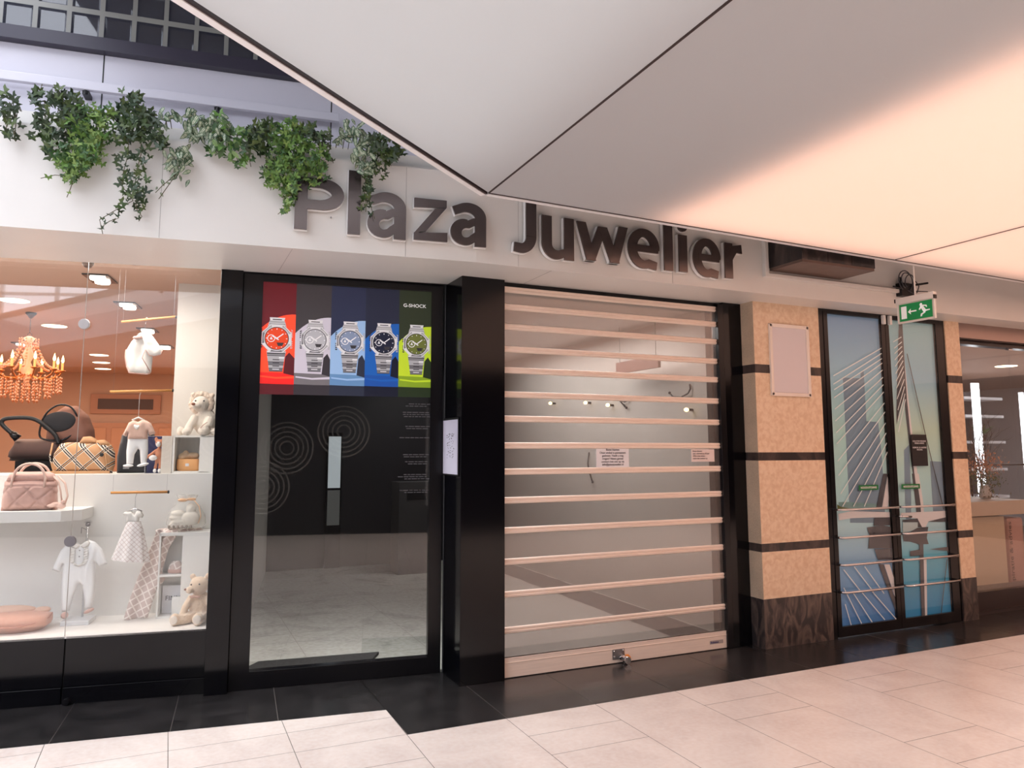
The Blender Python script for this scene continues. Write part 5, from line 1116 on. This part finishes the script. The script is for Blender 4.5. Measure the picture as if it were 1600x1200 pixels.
# exit sign hung at right angles to the shopfront
t = T('exit_sign', 'green running man emergency exit sign with a white arrow hanging from the ceiling', 'exit sign', (5.35, 3.955, 2.55), R(-90))
b = MB(); b.box(-.165, .165, -.02, .02, .155, .205); b.box(-.162, -.152, -.01, .01, .0, .16); b.box(.152, .162, -.01, .01, 0, .16); b.box(-.16, .16, -.01, .01, -.004, .008); b.build('housing', m_white, t, bevel=.002)
b = MB(); b.box(-.155, .155, -.006, .006, .003, .16); b.build('acrylic', M('sign_rim', (214, 214, 206), .3), t)
b = MB(); b.box(-.142, .142, -.008, .008, .012, .148); b.build('panel', M('exit_green', (14, 138, 76), .35, emit=(14, 138, 76), es=.15), t)
b = MB()
b.prism([(-.125, .03), (-.078, .03), (-.078, .13), (-.125, .13)], -.0095, -.008)
b.prism([(-.066, .080), (-.040, .103), (-.044, .086), (.008, .086), (.008, .076), (-.044, .076), (-.040, .057)], -.0095, -.008)
for pl in ([(.036, .118), (.045, .134), (.058, .132), (.060, .120), (.048, .112)], [(.040, .112), (.062, .118), (.092, .070), (.080, .058), (.058, .076)], [(.028, .086), (.048, .113), (.060, .108), (.038, .080)], [(.064, .118), (.096, .112), (.100, .095), (.092, .094), (.088, .104), (.068, .108)], [(.078, .062), (.122, .068), (.122, .076), (.088, .076)], [(.058, .078), (.068, .058), (.044, .048), (.040, .028), (.052, .028), (.058, .042), (.084, .054), (.082, .068)]):
    b.prism(pl, -.0095, -.008)
b.build('pictogram', M('sign_white', (236, 238, 236), .4, emit=(236, 238, 236), es=.25), t)
b = MB(); b.tube([(0, 0, .205), (0, 0, .45)], .006, 8); b.build('hanger', m_white, t)
b = MB(); b.box(-.175, -.163, -.02, .01, .17, .20); b.box(.163, .172, -.02, .01, .15, .18); b.build('clip', m_blackm, t)
# router
t = T('wifi_router', 'black router box with stub antennas and looped cables above the exit sign', 'router', (5.73, 4.345, 2.84))
b = MB(); b.box(-.095, .075, -.06, 0, 0, .115); b.build('case', m_blackm, t, bevel=.004)
b = MB(); b.tube([(.04, -.05, .10), (.22, -.07, .135)], .009, 8); b.tube([(-.08, -.05, .06), (-.2, -.06, .07)], .006, 8); b.tube([(.05, -.06, .05), (.2, -.08, .055)], .004, 8); b.tube([(-.07, -.03, .11), (-.07, -.03, .17)], .006, 8); b.build('antenna', m_blackm, t, smooth=True)
b = MB()
for cx, r_, tl in ((-.03, .07, .2), (.0, .055, -.3), (-.05, .085, .1)):
    b.tube([(cx+r_*math.cos(a), -.065+tl*.03*math.sin(a), .13+r_*1.05*math.sin(a)) for a in [R(q) for q in range(-60, 250, 15)]], .0045, 6)
b.tube([(-.03, -.07, .05), (.02, -.08, .02), (.08, -.07, .04), (.12, -.06, .10), (.08, -.06, .14)], .0045, 6)
b.build('cable_loop', M('grey_cable', (74, 74, 80), .5), t, smooth=True)

# ================================================================== SHOP BEYOND THE NARROW PILASTER
b = MB(); b.box(6.80, 15.5, 4.72, 4.95, 0, .20); b.box(6.8, 15.5, 4.70, 4.72, 0, .03); S(b.build('wall_plinth_far', M('dark_plinth', (52, 42, 42), .35)))
b = MB(); b.box(6.80, 15.5, 4.62, 4.95, 2.60, 2.745); S(b.build('trim_header_far', M('copper_header', (170, 150, 144), .3, metal=.7)))
b = MB(); b.box(6.80, 15.5, 4.70, 4.80, 2.555, 2.60); S(b.build('trim_rail_far', m_blackf))
S((lambda b: (b.box(6.8, 7.76, 4.745, 4.752, .20, 2.56), b)[1])(MB()).build('window_4', m_pane)); S((lambda b: (b.box(7.765, 15.5, 4.745, 4.752, .20, 2.56), b)[1])(MB()).build('window_5', m_pane))
b = MB(); b.box(7.74, 7.80, 4.73, 4.765, 2.54, 2.60); tag(b.build('glass_bracket', m_chrome, None, (0, 0, 0)), 'shiny corner bracket holding the glass of the far shop', 'bracket')
m_fs = M('far_shop_white', (206, 202, 204), .6)
b = MB(); b.box(6.8, 16, 4.95, 12, 0, .02); S(b.build('floor_far_shop', M('far_floor', (150, 130, 120), .4)))
b = MB(); b.box(6.8, 16, 4.95, 12, 2.75, 2.8); S(b.build('ceiling_far_shop', M('far_ceiling', (170, 150, 140), .7)))
b = MB(); b.box(6.72, 6.8, 4.9, 12, 0, 2.8); S(b.build('wall_far_shop_side', m_fs))
b = MB(); b.box(6.8, 20, 11.9, 12, 0, 2.8); S(b.build('wall_far_shop_back', m_fs))
b = MB(); b.box(15.5, 15.6, 4.95, 12, 0, 2.8); S(b.build('wall_far_shop_end', m_fs))
area('far_shop_light', (10.5, 7.5, 2.72), (5, 3), 70, (.95, .97, 1.0))
t = T('display_counter', 'cream counter with an overhanging pale top behind the far shop glass', 'counter', (7.05, 5.0, .02))
b = MB(); b.box(.02, 1.0, .1, .6, 0, .82); b.build('body', M('cream_panel', (222, 200, 172), .5), t)
b = MB(); b.box(-.05, 1.27, .02, .62, .84, .985); b.build('top', M('pale_counter', (214, 192, 170), .45), t, bevel=.004)
t = T('pink_column_box', 'pinkish rounded box panel with vertical dark lettering below the counter top', 'panel', (8.12, 5.08, 0.02))
b = MB(); b.box(-.05, .22, 0, .4, 0, .80); b.build('box', M('dusky_pink', (206, 160, 148), .5), t, bevel=.03)
text('lettering', 'inspiratie & advies', .11, M('taupe_ink', (110, 84, 80), .6), t, (0, 0, 0), fit=(-.05, .02, .05, .76), roll=R(90))
for c in t.children: 
    if c.name.startswith('lettering'): c.location = (0, -.004, 0)
b = MB(); b.ell((0, 0, .10), (.17, .14, .10), None, 20, 12); tag(b.build('pouffe', M('pink_boucle', (216, 176, 160), .9, bump=.6, bscale=60), None, (8.64, 5.2, .02), smooth=True), 'low round pink pouffe on the far shop floor', 'pouffe')
# dried plant
t = T('dried_flower_arrangement', 'bare twigs over orange and green dried flowers on the cream counter', 'plant', (8.05, 5.28, 1.01))
pr = random.Random(9)
b = MB(); b.lathe([(.05, 0), (.06, .03), (.05, .10), (.04, .14)], seg=16); b.build('vase', M('white_vase', (226, 222, 220), .3), t, smooth=True)
b = MB()
def twig(p, d, l, r_, n):
    q = p+d*l; mid = p.lerp(q, .5)+Vector((pr.uniform(-.02, .02), pr.uniform(-.02, .02), 0)); b.tube([p, mid, q], [r_, r_*.8, r_*.6], 5, cap=False)
    if n:
        for k in range(3):
            dd = (d+Vector((pr.uniform(-.8, .8), pr.uniform(-.5, .5), pr.uniform(-.2, .6)))).normalized(); twig(p.lerp(q, .4+.3*k), dd, l*.68, r_*.6, n-1)
for k in range(5): twig(Vector((-.05, 0, .12)), Vector((-.35+.17*k, 0, 1)).normalized(), .36, .006, 3)
b.build('twigs', M('dark_twig', (92, 72, 62), .8), t)
for nm, c, n, zc, rr in (('orange_blooms', (206, 146, 108), 500, .36, .26), ('green_foliage', (96, 104, 60), 420, .22, .22), ('trailing_foliage', (120, 100, 60), 140, .02, .08)):
    b = MB()
    for k in range(n):
        p = Vector((pr.gauss(0, rr*.45), pr.gauss(0, .07), max(.02, pr.gauss(zc, .07)))); s_ = pr.uniform(.008, .02); a = pr.uniform(0, 6.3)
        v1 = Vector((math.cos(a), pr.uniform(-.5, .5), math.sin(a)))*s_; v2 = v1.cross(Vector((0, 1, .3))).normalized()*s_*.5
        b.add([p-v1, p+v2, p+v1, p-v2], [(0, 1, 2, 3)])
    b.build(nm, M('dried_'+nm, c, .8, var=.3, scale=30), t)
# lit shelving at the back of the far shop
t = T('light_strip', 'tall vertical white light strip inside the far shop', 'light strip', (11.0, 7.25, .02))
b = MB(); b.box(-.03, .09, 0, .05, 0, 2.5); b.build('tube', M('led_white', (250, 250, 255), .4, emit=(250, 250, 255), es=3), t)
t = T('light_strip', 'thinner vertical light strip deeper beside the shelves of the far shop', 'light strip', (12.2, 7.3, .02))
b = MB(); b.box(-.02, .03, 0, .05, 0, 2.4); b.build('tube', MC['led_white'], t)
t = T('back_shelving', 'dim shelving rack with pale shelves between two light strips', 'shelving', (11.12, 7.5, 0))
b = MB(); b.box(0, .9, .4, .45, 0, 2.45); b.build('backboard', M('dim_board', (70, 62, 64), .6), t)
for z in (.78, 1.2, 1.62, 2.02, 2.3):
    b = MB(); b.box(0, .9, 0, .4, z, z+.04); b.build('shelf', m_fs, t)
def clutter(loc, label):
    t2 = T('potted_greenery', label, 'plant', loc); b2 = MB(); b2.lathe([(.05, 0), (.07, .1)], seg=12); b2.build('pot', M('dark_pot', (60, 54, 54), .5), t2)
    b2 = MB()
    for k in range(60):
        a = pr.uniform(0, 6.28); l = pr.uniform(.1, .22); e_ = pr.uniform(.3, 1); p = Vector((0, 0, .1)); q = p+Vector((math.cos(a)*l, math.sin(a)*l, l*e_)); n2 = Vector((-math.sin(a), math.cos(a), 0))*.012
        b2.add([p, p.lerp(q, .5)+n2, q, p.lerp(q, .5)-n2], [(0, 1, 2, 3)])
    b2.build('leaves', M('fresh_green', (80, 130, 70), .6, var=.3, scale=20), t2)
clutter((11.7, 7.65, 1.66), 'green potted plant on the shelving rack of the far shop')
t = T('bench_rail', 'long horizontal dark rail across the far shop behind the glass', 'rail', (7.2, 6.6, 1.32))
b = MB(); b.tube([(0, 0, 0), (5.5, 0, 0)], .012, 8); b.build('bar', M('dark_bronze', (70, 46, 36)), t)
b = MB()
for x in (.2, 2.6, 5.2): b.tube([(x, 0, 0), (x, 0, -1.3)], .012, 8)
b.build('post', MC['dark_bronze'], t)
b = MB(); b.lathe([(0, -.006), (.14, -.006), (.14, 0)], seg=24)
tag(b.build('far_shop_downlight', m_disc, None, (11.2, 6.9, 2.75)), 'round warm ceiling light in the far shop', 'ceiling light')

# ================================================================== SIGN LETTERS
LT = [('Fa', 'P', -1.136, -.848, 2.849, 3.17, 'capital letter P at the start of Plaza, half covered by ivy'),
      ('Fa', 'l', -.823, -.748, 2.844, 3.243, 'tall letter l standing right after the capital P'),
      ('Fa', 'a', -.706, -.467, 2.834, 3.125, 'letter a between the tall l and the z'),
      ('Fa', 'z', -.417, -.203, 2.842, 3.111, 'letter z in the middle of Plaza'),
      ('Fa', 'a', -.184, .051, 2.828, 3.109, 'letter a closing the word Plaza'),
      ('Fc', 'J', 1.997, 2.159, 2.825, 3.20, 'capital letter J at the start of Juwelier'),
      ('Fc', 'u', 2.200, 2.444, 2.808, 3.10, 'letter u right after the capital J'),
      ('Fc', 'w', 2.465, 2.879, 2.828, 3.092, 'letter w in the middle of Juwelier'),
      ('Fc', 'e', 2.880, 3.148, 2.815, 3.102, 'letter e between the w and the tall l'),
      ('Fc', 'l', 3.188, 3.263, 2.820, 3.215, 'tall letter l in Juwelier next to the dotted i'),
      ('Fc', 'i', 3.316, 3.395, 2.823, 3.20, 'dotted letter i in Juwelier'),
      ('Fc', 'e', 3.445, 3.699, 2.805, 3.097, 'letter e between the dotted i and the r'),
      ('Fc', 'r', 3.740, 3.903, 2.816, 3.087, 'letter r closing the word Juwelier')]
ribn = [0]
def rib(b, pts, wd, y0, y1, gr):
    ribn[0] += 1; y0 = y0-.0006*(ribn[0] % 3)
    n = len(pts); wd = wd if isinstance(wd, (list, tuple)) else [wd]*n; P_ = [Vector(p) for p in pts]; A_, B_ = [], []
    for k in range(n):
        d = (P_[min(k+1, n-1)]-P_[max(k-1, 0)]).normalized(); q = Vector((-d.y, d.x)); e = d*gr*(-1 if k == 0 else 1 if k == n-1 else 0); A_.append(P_[k]+q*(wd[k]/2+gr)+e); B_.append(P_[k]-q*(wd[k]/2+gr)+e)
    v = []
    for k in range(n): v += [(A_[k].x, y0, A_[k].y), (B_[k].x, y0, B_[k].y), (B_[k].x, y1, B_[k].y), (A_[k].x, y1, A_[k].y)]
    f_ = [tuple(range(4)), tuple(4*(n-1)+j for j in (3, 2, 1, 0))]
    for k in range(n-1):
        for j in range(4): f_.append((4*k+j, 4*k+(j+1) % 4, 4*k+4+(j+1) % 4, 4*k+4+j))
    b.add(v, f_)
def arc(cx, cz, rx, rz, a0, a1, n=14): return [(cx+rx*math.cos(R(a0+(a1-a0)*k/n)), cz+rz*math.sin(R(a0+(a1-a0)*k/n))) for k in range(n+1)]
def glyph(b, ch, W, H, y0, y1, gr):
    s_ = .074; r = lambda p, w_: rib(b, p, w_, y0, y1, gr); h = s_/2; t2 = .058; g2 = t2/2
    def pg(p):
        c = Vector((sum(x for x, z in p)/len(p), sum(z for x, z in p)/len(p))); b.prism([(x+gr*(1 if x > c.x else -1), z+gr*(1 if z > c.y else -1)) for x, z in p], y0, y1)
    if ch == 'l': r([(W/2, 0), (W/2, H)], W)
    elif ch == 'i': r([(W/2, 0), (W/2, .275)], W*.94); r(arc(W/2, .275+.065, .001, .001, 0, 1, 1), .001) if 0 else b.prism([(x, z) for x, z in arc(W/2, .338, .041+gr, .038+gr, 0, 345, 23)], y0, y1)
    elif ch == 'P':
        r([(h, 0), (h, H)], s_); bt, tp = H*.40, H
        r([(h, tp-g2), (W*.50, tp-g2)]+arc(W*.50, (tp+bt)/2, W*.50-h, (tp-bt)/2-g2, 90, -90, 18)+[(h, bt+g2)], [t2, t2]+[t2+(s_-t2)*math.sin(math.pi*k/18) for k in range(19)]+[t2])
    elif ch == 'J': r([(W-h, H), (W-h, .115)]+arc(W-h-.072, .115, .072, .085, 0, -90, 10)+[(.0, .035)], [s_]*2+[s_-.008*k/10 for k in range(11)]+[.062])
    elif ch == 'a':
        r([(W*.09, H*.80)]+arc(W*.47, H*.66, W*.53-h, H*.34-g2, 112, 0, 14)+[(W-h, 0)], [t2*.95]+[t2+(s_-t2)*k/14 for k in range(15)]+[s_])
        r([(W-h, H*.585-.0)]+[(W*.66, H*.60-.008)]+arc(W*.42, H*.31, W*.42-h, H*.31-g2, 70, 325, 22)+[(W-h*1.6, H*.26)], [.046, .048]+[.05+(s_-.05)*math.sin(math.pi*min(1, k/16)) for k in range(23)]+[.05])
    elif ch == 'e':
        r([(W*.20, H*.50), (W-.012, H*.50)], .05)
        r([(W-h, H*.48)]+arc(W*.5, H*.5, W*.5-h, H*.5-g2, 8, 292, 30)+[(W*.90, H*.085)], [s_*.92]+[t2+(s_-t2)*abs(math.cos(R(8+284*k/30))) for k in range(31)]+[t2])
    elif ch == 'u':
        r([(h, H), (h, H*.40)]+arc(h+W*.5-s_*.5-.01, H*.36, W*.5-s_*.5-.01, H*.36-g2, 180, 300, 14)+[(W-h, H*.22)], [s_, s_]+[s_-(s_-t2)*k/14 for k in range(15)]+[.04]); r([(W-h, 0), (W-h, H)], s_)
    elif ch == 'r': r([(h, 0), (h, H)], s_); r([(h+.01, H*.55), (W*.58, H*.84), (W, H*.865)], [.05, .062, .07])
    elif ch == 'z':
        q = .06; b.prism([(gr*-1+0, H-q-gr), (-gr, H+gr), (W+gr-.006, H+gr), (W+gr-.006, H-q*.8)], y0, y1); b.prism([(-gr, -gr), (-gr, q*.75), (W+gr, q+gr), (W+gr, -gr)], y0, y1)
        b.prism([(-gr, q*.7), (W*.62-gr, H-q+gr*0), (W-.006+gr, H-q*.8), (W*.36+gr, q)], y0, y1)
    elif ch == 'w':
        v = W*.5; a = W*.27; c = W*.73; m = s_*.5
        for (xa, za, xb, zb) in ((m, H, a+.004, 0), (v, H*.93, a-.004, 0), (v, H*.93, c+.004, 0), (W-m, H, c-.004, 0)):
            y0 -= .0005; hw = .036+gr; b.prism([(xa-hw, za+gr), (xa+hw, za+gr), (xb+hw, zb-gr), (xb-hw, zb-gr)], y0, y1)
for fr_, ch, u0, u1, z0, z1, lb in LT:
    t = T('sign_letter', 'dark bronze '+lb, 'sign letter', fp(fr_, u0, 0, z0), fa(fr_), 'raised letters on the white fascia')
    W_, H_ = u1-u0, z1-z0
    bd = .024 if ch != 'l' else .02
    for nm, mt, y0, y1, gr in (('face', m_brown, -.052, -.038, 0), ('rim', m_edge, -.038, -.012, .0035)):
        b = MB(); glyph(b, ch, W_, H_, y0, y1, gr); b.build(nm, mt, t)
    b = MB()
    for sx in (.25, .75): b.tube([(W_*sx if ch not in 'Jr' else W_*(.8 if ch == 'J' else .2), -.014, .03 if ch != 'P' else .1), (W_*sx if ch not in 'Jr' else W_*(.8 if ch == 'J' else .2), 0, .03 if ch != 'P' else .1)], .004, 6)
    b.build('spacer', m_alud, t)

# ================================================================== IVY ALONG THE PARAPET
LK = {'dark': [(44, 62, 36), (58, 80, 40), (74, 92, 46), (48, 68, 46)], 'bright': [(72, 108, 46), (94, 130, 56), (54, 90, 44), (120, 148, 76)],
      'mixed': [(58, 92, 44), (92, 132, 60), (110, 140, 84), (50, 84, 50)], 'striped': [(78, 106, 78), (96, 120, 92), (64, 90, 62), (112, 132, 104)]}
IVY = [(0, .05), (.22, .42), (.5, .5), (.36, .16), (.45, -.1), (.14, -.12), (0, -.5), (-.14, -.12), (-.45, -.1), (-.36, .16), (-.5, .5), (-.22, .42)]
OVAL = [(0, .5), (.18, .32), (.24, .05), (.16, -.25), (0, -.55), (-.16, -.25), (-.24, .05), (-.18, .32)]
labels = ['little ivy clump cut by the photo edge at the far end of the parapet', 'dark green ivy clump hanging under the first rail bracket', 'bright green ivy mass tapering down beside the dark clump',
          'ivy clump with the longest trailing strand reaching the fascia bottom', 'white striped trailing plant drooping diagonally down the fascia', 'mixed pale and green foliage clump between the striped plant and the dark bushy ivy',
          'dark bushy ivy tuft on the parapet behind the bright mass above the P', 'large bright green ivy mass hanging over the capital P', 'grey green striped foliage clump above the tall l', 'dark ivy with a strand trailing down between the l and the a']
ir = random.Random(77)
for ci, cl in enumerate(D['ivy']):
    kind = cl['kind']; bl = cl['blobs']; u0 = bl[0][0]; top = 3.40
    t = T('hanging_ivy', labels[ci], 'hanging plant', fp('Fa', u0, -.02, top), fa('Fa'), 'artificial greenery along the fascia top')
    leaf = MB(); nm_ = len(LK[kind])
    shape = OVAL if kind == 'striped' else IVY
    def put(u, z, y, size, ivy=True):
        sh_ = OVAL if (kind == 'striped' or (kind == 'mixed' and ir.random() < .4)) else IVY
        roll_ = ir.gauss(0, .9); nx_ = ir.gauss(0, .45); nz_ = ir.gauss(-.1, .5)
        n = Vector((nx_, -1, nz_)).normalized(); upv = Vector((math.sin(roll_), 0, math.cos(roll_))); X = upv.cross(n).normalized(); Y = n.cross(X)
        c = Vector((u-u0, y, z-top)); ring = [c+X*(px*size)+Y*(pz*size)-n*(abs(px)*size*.25)*-1 for px, pz in sh_]
        mid = c+n*size*.05
        leaf.mi = ir.randrange(nm_)
        k = len(ring); leaf.add([mid]+ring, [(0, i+1, (i+1) % k+1) for i in range(k)])
        if kind == 'striped':
            leaf.mi = nm_
            for s_ in (-1, 1):
                pts_ = [c+X*(s_*.10*size*q)+Y*(w_*size)+n*(size*.045) for q, w_ in ((.7, .38), (1.0, .1), (.8, -.2), (.15, -.42))]
                pin_ = [c+X*(s_*.03*size*q)+Y*(w_*size)+n*(size*.055) for q, w_ in ((1, .34), (1.0, .1), (1, -.2), (.3, -.40))]
                leaf.add(pts_+pin_, [(0, 1, 5, 4), (1, 2, 6, 5), (2, 3, 7, 6)])
    for (u, z, r_, n) in bl:
        small = (kind == 'bright')
        nn = int(n*(1.35 if small else .8))
        for _ in range(nn):
            rr = r_*math.sqrt(ir.random())*1.05; a = ir.uniform(0, 6.283)
            sz = ir.uniform(.030, .052) if small else (ir.uniform(.042, .066) if kind != 'striped' else ir.uniform(.045, .07))
            if r_ < .13 and n <= 8: sz *= .85
            put(u+rr*math.cos(a), z+rr*math.sin(a), -.07+ir.uniform(-.07, .05), sz)
    for st in cl['strands']:
        for k in range(len(st)-1):
            (ua, za), (ub, zb) = st[k], st[k+1]; d_ = math.hypot(ub-ua, zb-za); m_ = max(1, int(d_/.045))
            for j in range(m_):
                q = (j+.5)/m_; put(ua+(ub-ua)*q+ir.uniform(-.018, .018), za+(zb-za)*q+ir.uniform(-.01, .01), -.06+ir.uniform(-.02, .02), ir.uniform(.024, .042))
    mats = [M('leaf_%s_%d' % (kind, i), c, .45, var=.25, scale=25) for i, c in enumerate(LK[kind])]+[M('leaf_stripe', (214, 222, 200), .5)]
    leaf.build('foliage', mats, t)
    b = MB()
    for st in cl['strands']: b.tube([(u-u0, -.06, z-top) for u, z in st], .0022, 5)
    for (u, z, r_, n) in bl[:6]: b.tube([(u-u0, .03, min(0, .0)), (u-u0, -.03, .02), (u-u0, -.05, z-top)], .0025, 5)
    b.build('stems', M('ivy_stem', (84, 78, 50), .7), t)

for o in [o for o in bpy.data.objects if o.type == 'MESH' and o.parent and o.name.split('.')[0] in SPL]: split(o)
